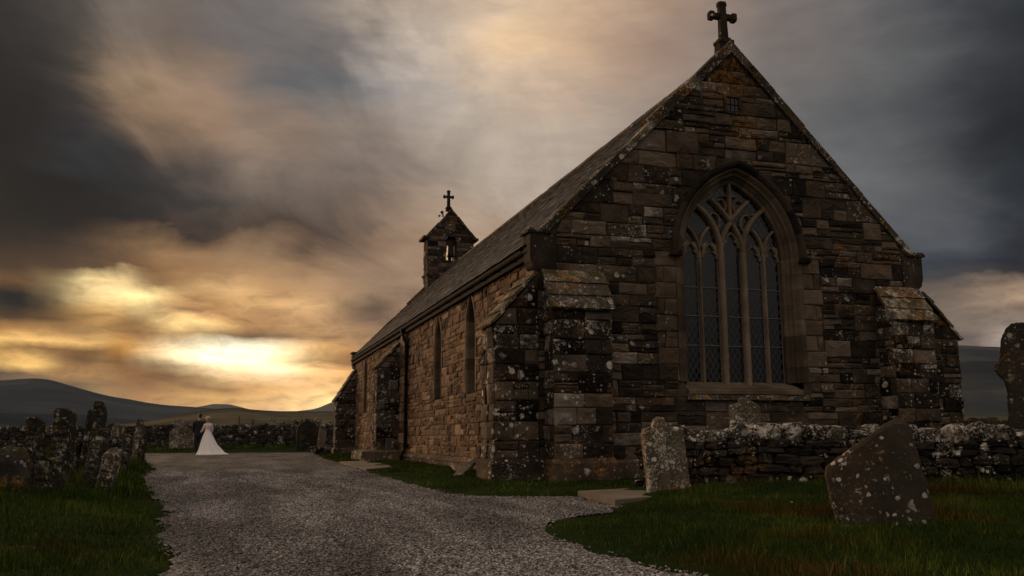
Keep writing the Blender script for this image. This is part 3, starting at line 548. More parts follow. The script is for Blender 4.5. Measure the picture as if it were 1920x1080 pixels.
hill('hill', [(36.72,2.5),(39.47,3.84),(42.4,4.81),(43.52,4.97),(44.6,4.92),(45.66,4.77),(46.95,4.53),(48.92,3.99),(52.39,3.04),(56.51,1.29)], 3200, M['moor'], seed=5)
hill('hill', [(36.5, .35), (39.5, .75), (42, .95), (44, 1.05), (46, .98), (48.5, .9), (52, .7), (56, .3)], 1100, M['pasture'], seed=8)
# ------------------------------------------------------------------ masonry engine
def stone(mb, q, fr, h, col, gap=.007, seg=.13, rough=.010):
    """q: (u,v) corners bl br tr tl; fr = (O,U,V,N) frame; a roughly dressed stone standing h proud"""
    O, U, V, N = fr
    pts = []
    for e in range(4):
        a, b = q[e], q[(e+1) % 4]; L = math.hypot(b[0]-a[0], b[1]-a[1])
        if L < .004: continue
        n = max(1, min(6, int(round(L/seg))))
        for k in range(n):
            f = k/n; ju = rnd.uniform(-1, 1)*rough*.55; jv = rnd.uniform(-1, 1)*rough*.55
            pts.append((a[0]+(b[0]-a[0])*f+ju, a[1]+(b[1]-a[1])*f+jv))
    if len(pts) < 3: return
    cu = sum(p[0] for p in pts)/len(pts); cv = sum(p[1] for p in pts)/len(pts)
    hu = max(.01, (max(p[0] for p in pts)-min(p[0] for p in pts))/2); hv = max(.01, (max(p[1] for p in pts)-min(p[1] for p in pts))/2)
    n = len(pts); vs = []; fs = []
    tu, tv = rnd.uniform(-.012, .012)/hu, rnd.uniform(-.014, .014)/hv
    rings = ((gap, -.03), (gap, h-.012), (gap+.018, h), (None, h+.006))
    for ri, (ins, d) in enumerate(rings):
        for p in pts:
            if ins is None: su = sv = .45
            else: su = max(.3, 1-ins/hu); sv = max(.3, 1-ins/hv)
            u = cu+(p[0]-cu)*su; v = cv+(p[1]-cv)*sv
            dd = d
            if ri >= 1: dd += (p[0]-cu)*tu+(p[1]-cv)*tv
            if ri == 1: dd += rnd.uniform(-.5, .5)*rough
            if ri == 2: dd += rnd.uniform(-.5, .5)*rough
            if ri == 3: dd += rnd.uniform(-1, 1)*rough
            vs.append(O+U*u+V*v+N*dd)
    vs.append(O+U*cu+V*cv+N*(h+.006+rnd.uniform(-1, 1)*rough))
    for r_ in range(3):
        for k in range(n):
            fs.append((r_*n+k, r_*n+(k+1) % n, (r_+1)*n+(k+1) % n, (r_+1)*n+k))
    c = len(vs)-1
    for k in range(n): fs.append((3*n+k, 3*n+(k+1) % n, c))
    mb.add(vs, fs, col)
def lerp(a, b, f): return a+(b-a)*f
def tone_gable(): return (min(1, max(0, rnd.gauss(.46, .235))), rnd.random(), rnd.random())
def lay(mb, fr, z0, z1, ivals, hr=(.2, .36), lr=(.32, .85), proud=.02, tone=tone_gable, split=.35, rough=.012, zcuts=()):
    """random coursed rubble between v=z0 and z1; ivals(v0,v1) -> list of (l0,l1,r0,r1)"""
    zs = [z0]
    while zs[-1] < z1-.02:
        h = rnd.uniform(*hr); nz_ = zs[-1]+h
        for c in zcuts:
            if zs[-1]+.02 < c < nz_+.1: nz_ = c
        if z1-nz_ < hr[0]*.6: nz_ = z1
        zs.append(min(nz_, z1))
    for za, zb in zip(zs, zs[1:]):
        hh = zb-za
        for (l0, l1, r0, r1) in ivals(za, zb):
            if max(r0-l0, r1-l1) < .05: continue
            xa, xb = min(l0, l1), max(r0, r1); cuts = [xa]
            while True:
                L = rnd.uniform(*lr)
                if cuts[-1]+L+lr[0]*.6 > xb: break
                cuts.append(cuts[-1]+L)
            cuts.append(xb); sk = [0]+[rnd.uniform(-.012, .012) for _ in cuts[1:-1]]+[0]
            c0 = [min(max(c+d, l0), r0) for c, d in zip(cuts, sk)]; c1 = [min(max(c-d, l1), r1) for c, d in zip(cuts, sk)]
            c0[0], c1[0], c0[-1], c1[-1] = l0, l1, r0, r1
            for k in range(len(cuts)-1):
                A0, B0, A1, B1 = c0[k], c0[k+1], c1[k], c1[k+1]
                if max(B0-A0, B1-A1) < .03: continue
                rows = 1
                if hh > .19 and rnd.random() < split: rows = 2 if hh < .3 or rnd.random() < .6 else 3
                fz = [0]
                for r_ in range(1, rows): fz.append(r_/rows+rnd.uniform(-.13, .13))
                fz.append(1)
                for r_ in range(rows):
                    p, q_ = fz[r_], fz[r_+1]
                    a0, b0, a1, b1 = lerp(A0, A1, p), lerp(B0, B1, p), lerp(A0, A1, q_), lerp(B0, B1, q_)
                    sub = [0, 1]
                    if rows > 1 and (b0-a0) > .45 and rnd.random() < .6: sub = [0, rnd.uniform(.35, .65), 1]
                    for s_ in range(len(sub)-1):
                        qq = [(lerp(a0, b0, sub[s_]), lerp(za, zb, p)), (lerp(a0, b0, sub[s_+1]), lerp(za, zb, p)),
                              (lerp(a1, b1, sub[s_+1]), lerp(za, zb, q_)), (lerp(a1, b1, sub[s_]), lerp(za, zb, q_))]
                        stone(mb, qq, fr, proud+rnd.uniform(-.011, .016), tone(), rough=rough)
def quoins(mb, fr, u_edge, sgn, z0, z1, wl=.42, ws=.24, hh=.3, tone=tone_gable, proud=.022):
    """alternate long and short dressed stones up an edge; returns list of (za, zb, width)"""
    out = []; z = z0; k = 0
    n = max(1, round((z1-z0)/hh)); hh = (z1-z0)/n
    for k in range(n):
        w_ = wl if k % 2 else ws; w_ *= rnd.uniform(.9, 1.1)
        a, b = (u_edge, u_edge+sgn*w_) if sgn > 0 else (u_edge-w_, u_edge)
        stone(mb, [(a, z), (b, z), (b, z+hh), (a, z+hh)], fr, proud, tone(), rough=.005, gap=.005)
        out.append((z, z+hh, w_)); z += hh
    return out
def quad_wall(mb, fr, pts, d, col=(.4, .5, .2)):
    O, U, V, N = fr
    mb.add([O+U*u+V*v+N*d for u, v in pts], [tuple(range(len(pts)))], col)
X_, Y_, Z_ = Vector((1, 0, 0)), Vector((0, 1, 0)), Vector((0, 0, 1))

# ------------------------------------------------------------------ church dimensions (metres)
XM = 4.294; XL, XR = .13, 8.458; LEN = 25.2; ZK = 4.38; ZG = -.12
church = thing('church', 'small dark sandstone church with steep slate roof, stepped buttresses and traceried gable window', 'church', (0, 0, 0))
def rake(x): return 4.46+(min(x, 2*XM-x)-.207)*1.0        # top of the coping
CT = .13
def rake_x(z): return .207+(z-(4.46-CT*1.41))               # wall edge under the coping
ZS = 4.2; CA = .49; RI = 1.577; SILL = 1.74                   # great window: springing, arc centre, inner radius, sill
def arch_hw(z, d, zs=ZS, c=CA, r=RI):
    """half width of the pointed arch offset d outwards from the daylight line"""
    R_ = r+d
    if z <= zs: return R_-c
    k = R_*R_-(z-zs)**2
    return max(0.0, math.sqrt(k)-c) if k > c*c else 0.0
gfr = (Vector((0, 0, 0)), X_, Z_, Vector((0, -1, 0)))
# ---- near gable
mb = MB(); SUR = .30
def gable_iv(za, zb):
    la = XL if za < 4.0 else max(XL, rake_x(za)); lb = XL if zb < 4.0 else max(XL, rake_x(zb))
    if zb > 3.72 and za < ZK+.08: la = max(la, .5); lb = max(lb, .5)
    la, lb = min(la, XM), min(lb, XM)
    ra, rb = 2*XM-la, 2*XM-lb
    if za >= 7.05 and zb <= 7.5: return [(la, lb, XM-.2, XM-.2), (XM+.2, XM+.2, ra, rb)]
    if zb > SILL-.3 and za < ZS+math.sqrt((RI+SUR)**2-CA**2):
        off = SUR if za > ZS-.05 else SUR+.42
        if zb <= SILL: off = -.1+.25
        wa = arch_hw(za, off); wb = arch_hw(zb, off)
        if za <= SILL: wa = wb = 1.42
        return [(la, lb, XM-wa, XM-wb), (XM+wa, XM+wb, ra, rb)]
    return [(la, lb, ra, rb)]
apexz = rake(XM)-CT*1.41
lay(mb, gfr, .28, apexz, gable_iv, hr=(.2, .46), lr=(.28, .85), split=.46, zcuts=(SILL-.3, SILL, ZS-.02, 7.06, 7.46))
for s in (-1, 1):   # jamb quoins of the window with rubble filling their gaps
    z_list = quoins(mb, gfr, XM+s*(arch_hw(0, SUR)), s, SILL, ZS, .44, .26, .31, tone=lambda: (rnd.uniform(.62, .8), rnd.uniform(.6, 1), rnd.uniform(.2, .5)))
    for za, zb, w_ in z_list:
        a, b = XM+s*(arch_hw(0, SUR)+w_), XM+s*(arch_hw(0, SUR+.42))
        if abs(b-a) > .05:
            a, b = min(a, b), max(a, b); stone(mb, [(a, za), (b, za), (b, zb), (a, zb)], gfr, .015, tone_gable())
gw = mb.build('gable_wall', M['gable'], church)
gw['label'] = 'dark rubble gable wall blotched with pale lichen'
# mortar core behind the stones, with the window let through
mb = MB(); n_ = 26
out = [(XL, ZG), (2*XM-XL, ZG), (2*XM-XL, 4.2), (XM, apexz), (XL, 4.2)]
arc = [(XM-arch_hw(SILL-.12, .2), SILL-.12)]+[(XM-arch_hw(ZS+f*(math.sqrt((RI+.2)**2-CA**2)), .2), ZS+f*math.sqrt((RI+.2)**2-CA**2)) for f in np.linspace(0, 1, n_)]
arcR = [(2*XM-a, b) for a, b in arc][::-1]
L_out = [(XM, ZG), (XL, ZG), (XL, 4.2), (XM, apexz)]
half = [(XM, apexz), (XL, 4.2), (XL, ZG), (XM, ZG), (XM, SILL-.12)]+arc
bmh = bmesh.new()
for sgn in (1, -1):
    vs = [bmh.verts.new((XM+sgn*(u-XM), .012, v)) for u, v in half[:-1]]+[bmh.verts.new((XM, .012, arc[-1][1]))]
    f = bmh.faces.new(vs)
bmh.normal_update(); bmesh.ops.triangulate(bmh, faces=bmh.faces[:])
for f in bmh.faces: f.normal_update(); 
for f in bmh.faces:
    if f.normal.y > 0: f.normal_flip()
vs = [tuple(v.co) for v in bmh.verts]; bmh.verts.index_update(); fs = [tuple(v.index for v in f.verts) for f in bmh.faces]; bmh.free()
mb.add(vs, fs, (.4, .4, .2))
mb.build('gable_core', M['mortar'], church)

# ---- the great window
win = bpy.data.objects.new('window', None); COL.objects.link(win); win.parent = church; win['label'] = 'five-light pointed window with stone tracery and dark leaded glass'
def arch_loft(mb, prof, stations, tone, c=CA, r=RI, zs=ZS, zb=SILL, xm=XM, plane='y', block=3, gap=.004, closed=False):
    """sweep a (d, depth) profile up the left jamb, over the arch and down the right one, cut into voussoirs"""
    def pt(t_, d, y):
        # t in [0,1] left jamb, [1,2] left arc, [2,3] right arc, [3,4] right jamb
        sg = -1 if t_ <= 2 else 1
        k = t_ if t_ <= 2 else 4-t_
        R_ = r+d
        if k <= 1: u = sg*(R_-c); z = zb+(zs-zb)*k
        else:
            pm = math.acos(c/R_); ph = (k-1)*pm; u = sg*(R_*math.cos(ph)-c); z = zs+R_*math.sin(ph)
        return (xm+u, y, z) if plane == 'y' else (y, xm+u, z)
    for (ta, tb, col) in stations:
        n = 4 if (1 <= ta < 3) else 1
        ts = [ta+(tb-ta)*i_/n for i_ in range(n+1)]
        g = gap/1.6*.5
        ts[0] += g*.6; ts[-1] -= g*.6
        vs = []; fs = []; m_ = len(prof)
        for t_ in ts:
            for d, y in prof: vs.append(pt(t_, d, y))
        for i_ in range(n):
            for k in range(m_-1 if not closed else m_):
                a, b = i_*m_+k, i_*m_+(k+1) % m_
                fs.append((a, a+m_, b+m_, b) if plane == 'y' else (b, b+m_, a+m_, a))
        fs.append(tuple(range(m_))); fs.append(tuple(n*m_+k for k in range(m_))[::-1])
        mb.add(vs, fs, col)
def stations(nj, na_, tone):
    out = []
    for k in range(nj): out.append((k/nj, (k+1)/nj, tone()))
    for k in range(na_): out.append((1+k/na_, 1+(k+1)/na_, tone()))
    for k in range(na_): out.append((2+k/na_, 2+(k+1)/na_, tone()))
    for k in range(nj): out.append((3+k/nj, 3+(k+1)/nj, tone()))
    return out
tdress = lambda: (rnd.uniform(.25, .7), rnd.random(), rnd.uniform(.1, .5))
mb = MB()
arch_loft(mb, [(SUR, .03), (SUR, -.022), (.21, -.026), (.20, -.01), (.175, .025), (.16, .055), (.12, .075), (.115, .1), (.10, .135), (.07, .165), (.055, .20), (.02, .215), (0, .235), (0, .40)], stations(8, 7, tdress), tdress)
mb.build('surround', M['dressed'], win)
mb = MB()
arch_loft(mb, [(.235, -.02), (.25, -.05), (.27, -.085), (.31, -.115), (.36, -.12), (.385, -.09), (.385, -.02)], [s for s in stations(1, 5, tdress) if 1 <= s[0] < 3], tdress)
for s in (-1, 1):
    x = XM+s*(RI-CA+.33)
    mb.hexa([(x-.12, -.12, ZS-.1), (x+.12, -.12, ZS-.1), (x+.12, .0, ZS-.1), (x-.12, .0, ZS-.1), (x-.09, -.15, ZS+.0), (x+.09, -.15, ZS+.0), (x+.09, .0, ZS+.0), (x-.09, .0, ZS+.0)], (.4, .4, .2), .012)
mb.build('hood_mould', M['hood'], win)
# sill
mb = MB(); hw = RI-CA
mb.add([(XM-hw-.14, -.055, SILL-.16), (XM+hw+.14, -.055, SILL-.16), (XM+hw+.14, .42, SILL+.05), (XM-hw-.14, .42, SILL+.05), (XM-hw-.14, -.055, SILL-.23), (XM+hw+.14, -.055, SILL-.23), (XM+hw+.14, .42, SILL-.23), (XM-hw-.14, .42, SILL-.23)],
       [(0, 1, 2, 3), (4, 5, 1, 0), (7, 6, 5, 4), (5, 6, 2, 1), (4, 0, 3, 7)], (.6, .5, .3))
mb.build('sill', M['dressed'], win)
mb = MB(); x = XM-hw-.2
while x < XM+hw+.25:
    L = rnd.uniform(.35, .7); x2 = min(x+L, XM+hw+.28)
    if x2-x > .1: mb.hexa([(x, -.13+rnd.uniform(-.02, .03), SILL-.34), (x2-.01, -.13+rnd.uniform(-.02, .03), SILL-.34), (x2-.01, .02, SILL-.34), (x, .02, SILL-.34), (x, -.10, SILL-.25), (x2-.01, -.10, SILL-.25), (x2-.01, .02, SILL-.235), (x, .02, SILL-.235)], (rnd.random()*.6, rnd.random(), .8), .012)
    x = x2
mb.build('drip_course', M['weathering'], win)
# tracery
def bar(mb, pts, w_, y0=.215, y1=.37, col=(.5, .5, .2), hollow=True):
    P = [Vector((p[0], p[1])) for p in pts]; vs = []; fs = []
    prof = [(-.5, y1), (-.5, y0+.05), (-.38, y0+.02), (-.17, y0), (.17, y0), (.38, y0+.02), (.5, y0+.05), (.5, y1)]
    for i_, p in enumerate(P):
        d = (P[min(i_+1, len(P)-1)]-P[max(i_-1, 0)]).normalized(); nn = Vector((d.y, -d.x))
        for a, y in prof:
            q_ = p+nn*(a*w_); vs.append((XM+q_.x, y, q_.y))
    m_ = len(prof)
    for i_ in range(len(P)-1):
        for k in range(m_-1):
            fs.append((i_*m_+k, i_*m_+k+1, (i_+1)*m_+k+1, (i_+1)*m_+k))
    fs.append(tuple(range(m_))[::-1]); fs.append(tuple((len(P)-1)*m_+k for k in range(m_)))
    mb.add(vs, fs, col)
def arc_from(x0, z0, r_, sgn, dz_end, n=9):
    """arc rising vertically from (x0,z0) and bending towards sgn"""
    out = []
    for k in range(n+1):
        dz = dz_end*k/n; out.append((x0+sgn*(r_-math.sqrt(max(1e-4, r_*r_-dz*dz))), z0+dz))
    return out
mb = MB(); td = lambda: (rnd.uniform(.35, .65), rnd.random(), .2)
MA, MT = .245, .715
for s in (-1, 1):
    bar(mb, [(s*MA, SILL-.05), (s*MA, 4.3)], .12, .20, .40, td())
    bar(mb, arc_from(s*MA, 4.28, 1.11, s, 1.0), .10, .205, .39, td())
    bar(mb, arc_from(s*MA, 4.28, .90, -s, .63), .09, .21, .39, td())
    bar(mb, [(s*MT, SILL-.05), (s*MT, 4.3)], .07, .24, .38, td())
    bar(mb, arc_from(s*MT, 4.28, .62, s, .50), .06, .245, .37, td())
    bar(mb, arc_from(s*MT, 4.28, .66, -s, .50), .06, .245, .37, td())
    # upper curved bars and their cusps
    bar(mb, [(s*.0, 4.93), (s*.07, 5.02), (s*.17, 5.13), (s*.29, 5.25), (s*.42, 5.36)], .085, .225, .38, td())
    bar(mb, [(s*.30, 4.75), (s*.24, 4.85), (s*.24, 4.97), (s*.30, 5.06), (s*.40, 5.08), (s*.47, 5.01), (s*.48, 4.92)], .05, .26, .37, td())
    bar(mb, [(s*.12, 5.13), (s*.08, 5.22), (s*.11, 5.33), (s*.20, 5.38), (s*.28, 5.33)], .05, .26, .37, td())
    bar(mb, [(s*.46, 5.08), (s*.56, 5.12), (s*.62, 5.06)], .045, .26, .37, td())
    bar(mb, [(s*.02, 5.42), (s*.09, 5.46), (s*.16, 5.43)], .045, .26, .37, td())
bar(mb, [(0, 4.9), (0, 5.3), (0, 5.75)], .075, .225, .38, td())
def light_head(cx, hw_, z0=4.12, rise=.3):
    r_ = (rise*rise+hw_*hw_)/(2*hw_)
    for s in (-1, 1):
        bar(mb, arc_from(cx+s*hw_, z0, r_, -s, rise, 5), .05, .27, .36, td())
        # cusp
        zc = z0+rise*.45
        mb.add([(XM+cx+s*hw_*.95, y, zc+a) for y in (.28, .35) for a in (-.07, .10)]+[(XM+cx+s*hw_*.42, y, zc-.01) for y in (.29, .34)],
               [(0, 1, 4), (2, 5, 3), (0, 4, 5, 2), (1, 3, 5, 4)] if s > 0 else [(0, 4, 1), (2, 3, 5), (0, 2, 5, 4), (1, 4, 5, 3)], td())
for cx, hw_ in ((-.90, .155), (-.48, .165), (0, .17), (.48, .165), (.90, .155)): light_head(cx, hw_, 4.16 if cx else 4.4, .30)
# little pierced plates in the spandrels above the light heads
for cx in (-.90, -.48, .48, .90):
    for s in (-1, 1):
        mb.add([(XM+cx+s*.165, .30, 4.30), (XM+cx+s*.03, .30, 4.50), (XM+cx+s*.165, .30, 4.44), (XM+cx+s*.165, .34, 4.30), (XM+cx+s*.03, .34, 4.50), (XM+cx+s*.165, .34, 4.44)], [(0, 1, 2), (3, 5, 4), (0, 3, 4, 1)], td())
mb.build('tracery', M['tracery'], win)
mb = MB()   # glass with saddle bars
pts = [(XM-hw-.03, SILL-.05), (XM+hw+.03, SILL-.05)]+[(2*XM-a, b) for a, b in [(XM-arch_hw(z, .03), z) for z in np.linspace(ZS, ZS+1.52, 16)]]+[(XM-arch_hw(z, .03), z) for z in np.linspace(ZS+1.52, ZS, 16)]
mb.add([(u, .335, v) for u, v in pts], [tuple(range(len(pts)))], (0, 0, 0))
mb.build('glass', M['glass'], win)
mb = MB()
for z in (2.45, 3.02, 3.58):
    for a, b in ((-1.09, -.76), (-.67, -.31), (-.18, .18), (.31, .67), (.76, 1.09)): mb.tube([(XM+a, .31, z+rnd.uniform(-.01, .01)), (XM+b, .31, z)], .009, 6)
for x in (-.757, -.31, .19, .673, 1.075): mb.box((XM+x-.006, .318, SILL), (XM+x+.006, .332, 4.2))
M['lead'] = plain('pale_lead_strip', (.16, .15, .14), .5)
mb.build('saddle_bar', M['lead'], win)
# small square opening high in the gable
mb = MB()
for a, b in (((-.2, 7.06), (.2, 7.11)), ((-.2, 7.41), (.2, 7.47)), ((-.2, 7.11), (-.14, 7.41)), ((.14, 7.11), (.2, 7.41))): mb.box((XM+a[0], -.045, a[1]), (XM+b[0], .2, b[1]), (.2, .3, .4))
vt = mb.build('vent', M['gable'], church)
mb = MB(); mb.box((XM-.139, -.006, 7.111), (XM+.139, .01, 7.409))
mb.build('glass', M['glass'], vt)
mb = MB()
for x in (-.05, .045): mb.box((XM+x, -.016, 7.112), (XM+x+.012, -.008, 7.408))
mb.box((XM-.138, -.02, 7.25), (XM+.138, -.0165, 7.262)); mb.build('bar', M['iron'], vt)

# ---- long walls
def lancet_hw(z, d, hw_=.36, zs=3.05):
    c_ = .75; r_ = hw_+c_; R_ = r_+d
    if z <= zs: return R_-c_
    k = R_*R_-(z-zs)**2
    return max(0.0, math.sqrt(k)-c_) if k > c_*c_ else 0.0
LW = [(4.66, .38), (8.05, .36), (21.4, .42)]; LS = 1.74
twarm = lambda: (min(1, max(0, rnd.gauss(.5, .22))), rnd.random(), rnd.random()*.6)
def side_iv(wins, y0, y1):
    def f(za, zb):
        cuts = [(y0, y0)]
        for yc, hw_ in wins:
            d = .13
            if zb > LS-.02 and za < 4.02:
                wa, wb = lancet_hw(za, d, hw_), lancet_hw(zb, d, hw_)
                cuts += [(yc-wa, yc-wb), (yc+wa, yc+wb)]
        cuts.append((y1, y1))
        return [(cuts[k][0], cuts[k][1], cuts[k+1][0], cuts[k+1][1]) for k in range(0, len(cuts), 2)]
    return f
# u runs along +y reversed so the normal is -x
sfr = (Vector((XL, 0, 0)), Y_, Z_, Vector((-1, 0, 0)))
mb = MB()
for (ya, yb, ws_) in ((.55, 13.0, LW[:2]), (14.2, LEN-.3, LW[2:])):
    lay(mb, sfr, .28, 4.12, side_iv(ws_, ya, yb), hr=(.15, .30), lr=(.22, .62), split=.5, tone=twarm, proud=.010, rough=.011, zcuts=(LS,))
lay(mb, sfr, .28, 4.12, lambda a, b: [(.1, .1, .55, .55)], hr=(.25, .35), lr=(.3, .5), split=0, tone=twarm)
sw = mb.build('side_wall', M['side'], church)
sw['label'] = 'long side wall of warm brown rubble stone lit by the sunset'
mb = MB()
bmh = bmesh.new()
def holed(y0, y1, wins, xx):
    ys = [y0]
    for yc, hw_ in wins:
        top = lancet_hw.__defaults__[1]
        zt = 3.05+math.sqrt((hw_+.75+.05)**2-.75**2)
        A = [(yc-lancet_hw(z, .05, hw_), z) for z in [LS-.03]+list(np.linspace(3.05, zt, 12))]
        Bp = [(2*yc-a, b) for a, b in A]
        # piece left of the window up to its middle
        poly = [(ys[-1], ZG), (yc, ZG), (yc, LS-.03)]+A[:-1]+[(yc, zt), (yc, 4.2), (ys[-1], 4.2)]
        mb.add([(xx, a, b) for a, b in poly], [tuple(range(len(poly)))[::-1]], (.4, .4, .2)) if False else tri_poly(mb, poly, xx)
        poly2 = [(yc, LS-.03)]+Bp[:-1]+[(yc, zt)]
        ys.append(yc); nxt = poly2
        # close the right half with the next boundary
        yr = yc+.9
        polyR = [(yc, ZG), (yr, ZG), (yr, 4.2), (yc, 4.2), (yc, zt)]+Bp[:-1][::-1]+[(yc, LS-.03)]
        tri_poly(mb, polyR, xx); ys.append(yr)
    poly = [(ys[-1], ZG), (y1, ZG), (y1, 4.2), (ys[-1], 4.2)]
    tri_poly(mb, poly, xx)
def tri_poly(mb, poly, xx):
    b_ = bmesh.new(); f_ = b_.faces.new([b_.verts.new((xx, a, c_)) for a, c_ in poly]); f_.normal_update(); bmesh.ops.triangulate(b_, faces=[f_]); b_.verts.index_update()
    for f2 in b_.faces:
        f2.normal_update()
    fs_ = [tuple(v.index for v in f2.verts)[::(1 if f2.normal.x < 0 else -1)] for f2 in b_.faces]
    mb.add([tuple(v.co) for v in b_.verts], fs_, (.4, .4, .2)); b_.free()
bmh.free()
holed(.0, LEN-.02, LW, XL+.012)
mb.build('side_wall_core', M['mortar_warm'], church)
for yc, hw_ in LW:
    lw = bpy.data.objects.new('lancet_window', None); COL.objects.link(lw); lw.parent = church
    mb = MB()
    rr_ = hw_+.75
    arch_loft(mb, [(.13, .03), (.13, -.022), (.05, -.024), (.0, .02), (0, .32)], [(a, b, (rnd.uniform(.35, .75), rnd.random(), .1)) for a, b, _ in stations(5, 3, tdress)], None, c=.75, r=rr_, zs=3.05, zb=LS, xm=yc, plane='x')
    # frame offsets are along +x from the wall face
    mb.v = [(XL+v[0], v[1], v[2]) for v in mb.v]
    mb.add([(XL-.04, yc-hw_-.1, LS-.14), (XL-.04, yc+hw_+.1, LS-.14), (XL+.3, yc+hw_+.06, LS+.1), (XL+.3, yc-hw_-.06, LS+.1), (XL-.04, yc-hw_-.1, LS-.2), (XL-.04, yc+hw_+.1, LS-.2), (XL+.3, yc+hw_+.06, LS-.2), (XL+.3, yc-hw_-.06, LS-.2)],
           [(3, 2, 1, 0), (0, 1, 5, 4), (0, 4, 7, 3), (1, 2, 6, 5)], (.55, .3, .2))
    mb.build('surround', M['dressed'], lw)
    mb = MB(); zt = 3.05+math.sqrt(rr_**2-.75**2)
    ptsg = [(yc-hw_-.02, LS), (yc+hw_+.02, LS)]+[(yc+lancet_hw(z, .02, hw_), z) for z in np.linspace(3.05, zt, 10)]+[(yc-lancet_hw(z, .02, hw_), z) for z in np.linspace(zt, 3.05, 10)]
    mb.add([(XL+.27, a, b) for a, b in ptsg], [tuple(range(len(ptsg)))[::-1]], (0, 0, 0))
    mb.build('glass', M['glass'], lw)
# far side and far gable, plainer
mb = MB()
mb.add([(XR, 0, ZG), (XR, LEN, ZG), (XR, LEN, 4.2), (XR, 0, 4.2)], [(0, 1, 2, 3)], (.4, .4, .2))
mb.add([(XL, LEN, ZG), (XR, LEN, ZG), (XR, LEN, 4.2), (XM, LEN, apexz), (XL, LEN, 4.2)], [(4, 3, 2, 1, 0)], (.4, .4, .2))
rfr = (Vector((XR, 0, 0)), Y_, Z_, X_)
lay(mb, rfr, .1, 4.12, lambda a, b: [(.1, .1, 12, 12)], hr=(.25, .4), lr=(.5, 1.1), split=.3)
bfr = (Vector((0, LEN, 0)), X_, Z_, Y_)
lay(mb, bfr, .1, apexz, lambda za, zb: [(min(XM, max(XL, rake_x(za))), min(XM, max(XL, rake_x(zb))), 2*XM-min(XM, max(XL, rake_x(za))), 2*XM-min(XM, max(XL, rake_x(zb))))], hr=(.25, .4), lr=(.5, 1.1), split=.3)
mb.build('rear_wall', M['gable'], church)

# ---- roof slates
mb = MB()
EAVE_X, EAVE_Z = -.03, 4.16; RIDGE_Z = 8.40
sl = math.atan2(RIDGE_Z-EAVE_Z, XM-EAVE_X); SLEN = math.hypot(RIDGE_Z-EAVE_Z, XM-EAVE_X)
for side in (0, 1):
    ox = EAVE_X if side == 0 else 2*XM-EAVE_X; sx = 1 if side == 0 else -1
    U = Y_; V = Vector((sx*math.cos(sl), 0, math.sin(sl))); N = Vector((-sx*math.sin(sl), 0, math.cos(sl)))
    O = Vector((ox, 0, EAVE_Z))
    s_ = 0.0; row = 0
    while s_ < SLEN-.05:
        ex = lerp(.24, .15, s_/SLEN); y = .25-rnd.random()*.2
        while y < LEN-.25:
            wd = rnd.uniform(.22, .42)*(1.15-.3*s_/SLEN); y2 = min(y+wd, LEN-.25)
            a = max(y, .25)
            if y2-a > .04:
                L = ex*1.35; th = rnd.uniform(.008, .018); lift = rnd.uniform(0, .010); dv = rnd.uniform(-.012, .012)
                p = []
                for hh, tt_ in ((.018+lift, 0), (.018+lift+th, 1)):
                    for u, v in ((a+.003, s_+dv), (y2-.003, s_+dv+rnd.uniform(-.004, .004)), (y2-.003, min(SLEN, s_+L)), (a+.003, min(SLEN, s_+L))):
                        nh = hh if v < s_+ex*.5 else hh-.017
                        p.append(O+U*u+V*v+N*nh)
                if side == 0: p = [p[3], p[2], p[1], p[0], p[7], p[6], p[5], p[4]]
                mb.hexa(p, (min(1, max(0, rnd.gauss(.45, .28))), rnd.random(), rnd.random()))
            y = y2
            if y2 >= LEN-.25: break
        s_ += ex; row += 1
    pl = [O+U*.2+V*0, O+U*(LEN-.2)+V*0, O+U*(LEN-.2)+V*SLEN, O+U*.2+V*SLEN]
    mb.add(pl, [(0, 1, 2, 3) if side == 1 else (3, 2, 1, 0)], (.2, .5, .5))
mb.build('roof', M['slate'], church)
# ridge tiles
mb = MB(); y = .3
while y < LEN-1.1:
    L = min(.62, LEN-1.05-y)
    zj = rnd.uniform(-.006, .01)
    mb.hexa([(XM-.17, y, RIDGE_Z-.13+zj), (XM+.17, y, RIDGE_Z-.13+zj), (XM+.17, y+L-.008, RIDGE_Z-.13+zj), (XM-.17, y+L-.008, RIDGE_Z-.13+zj), (XM-.035, y, RIDGE_Z+.055+zj), (XM+.035, y, RIDGE_Z+.055+zj), (XM+.035, y+L-.008, RIDGE_Z+.055+zj), (XM-.035, y+L-.008, RIDGE_Z+.055+zj)], (rnd.uniform(.4, .8), rnd.random(), .6))
    y += L
mb.build('ridge_tile', M['coping'], church)
# eaves: board, soffit and gutter
mb = MB()
mb.box((EAVE_X+.05, .3, 3.93), (EAVE_X+.085, LEN-.3, 4.14)); mb.box((EAVE_X+.085, .3, 3.93), (XL+.02, LEN-.3, 3.96))
mb.box((2*XM-EAVE_X-.085, .3, 3.93), (2*XM-EAVE_X-.05, LEN-.3, 4.14))
mb.build('eaves_board', M['wood_dark'], church)
mb = MB(); gy_ = [.32, LEN-.32]; prof = [(-.075*math.cos(a), -.075*math.sin(a)) for a in np.linspace(0, math.pi, 9)]+[(.065*math.cos(a), -.065*math.sin(a)) for a in np.linspace(0, math.pi, 9)]
vs = [(EAVE_X+.025+a, y, 4.105+b) for y in gy_ for a, b in prof]; n_ = len(prof)
mb.add(vs, [(k, (k+1) % n_, n_+(k+1) % n_, n_+k) for k in range(n_)]+[tuple(range(n_)), tuple(range(n_, 2*n_))[::-1]])
for y in np.arange(1, LEN-.4, 1.1): mb.box((EAVE_X-.05, y, 4.02), (EAVE_X+.07, y+.03, 4.04))
mb.build('gutter', M['iron'], church)
PY = 12.15; px = XL-.09
mb = MB()
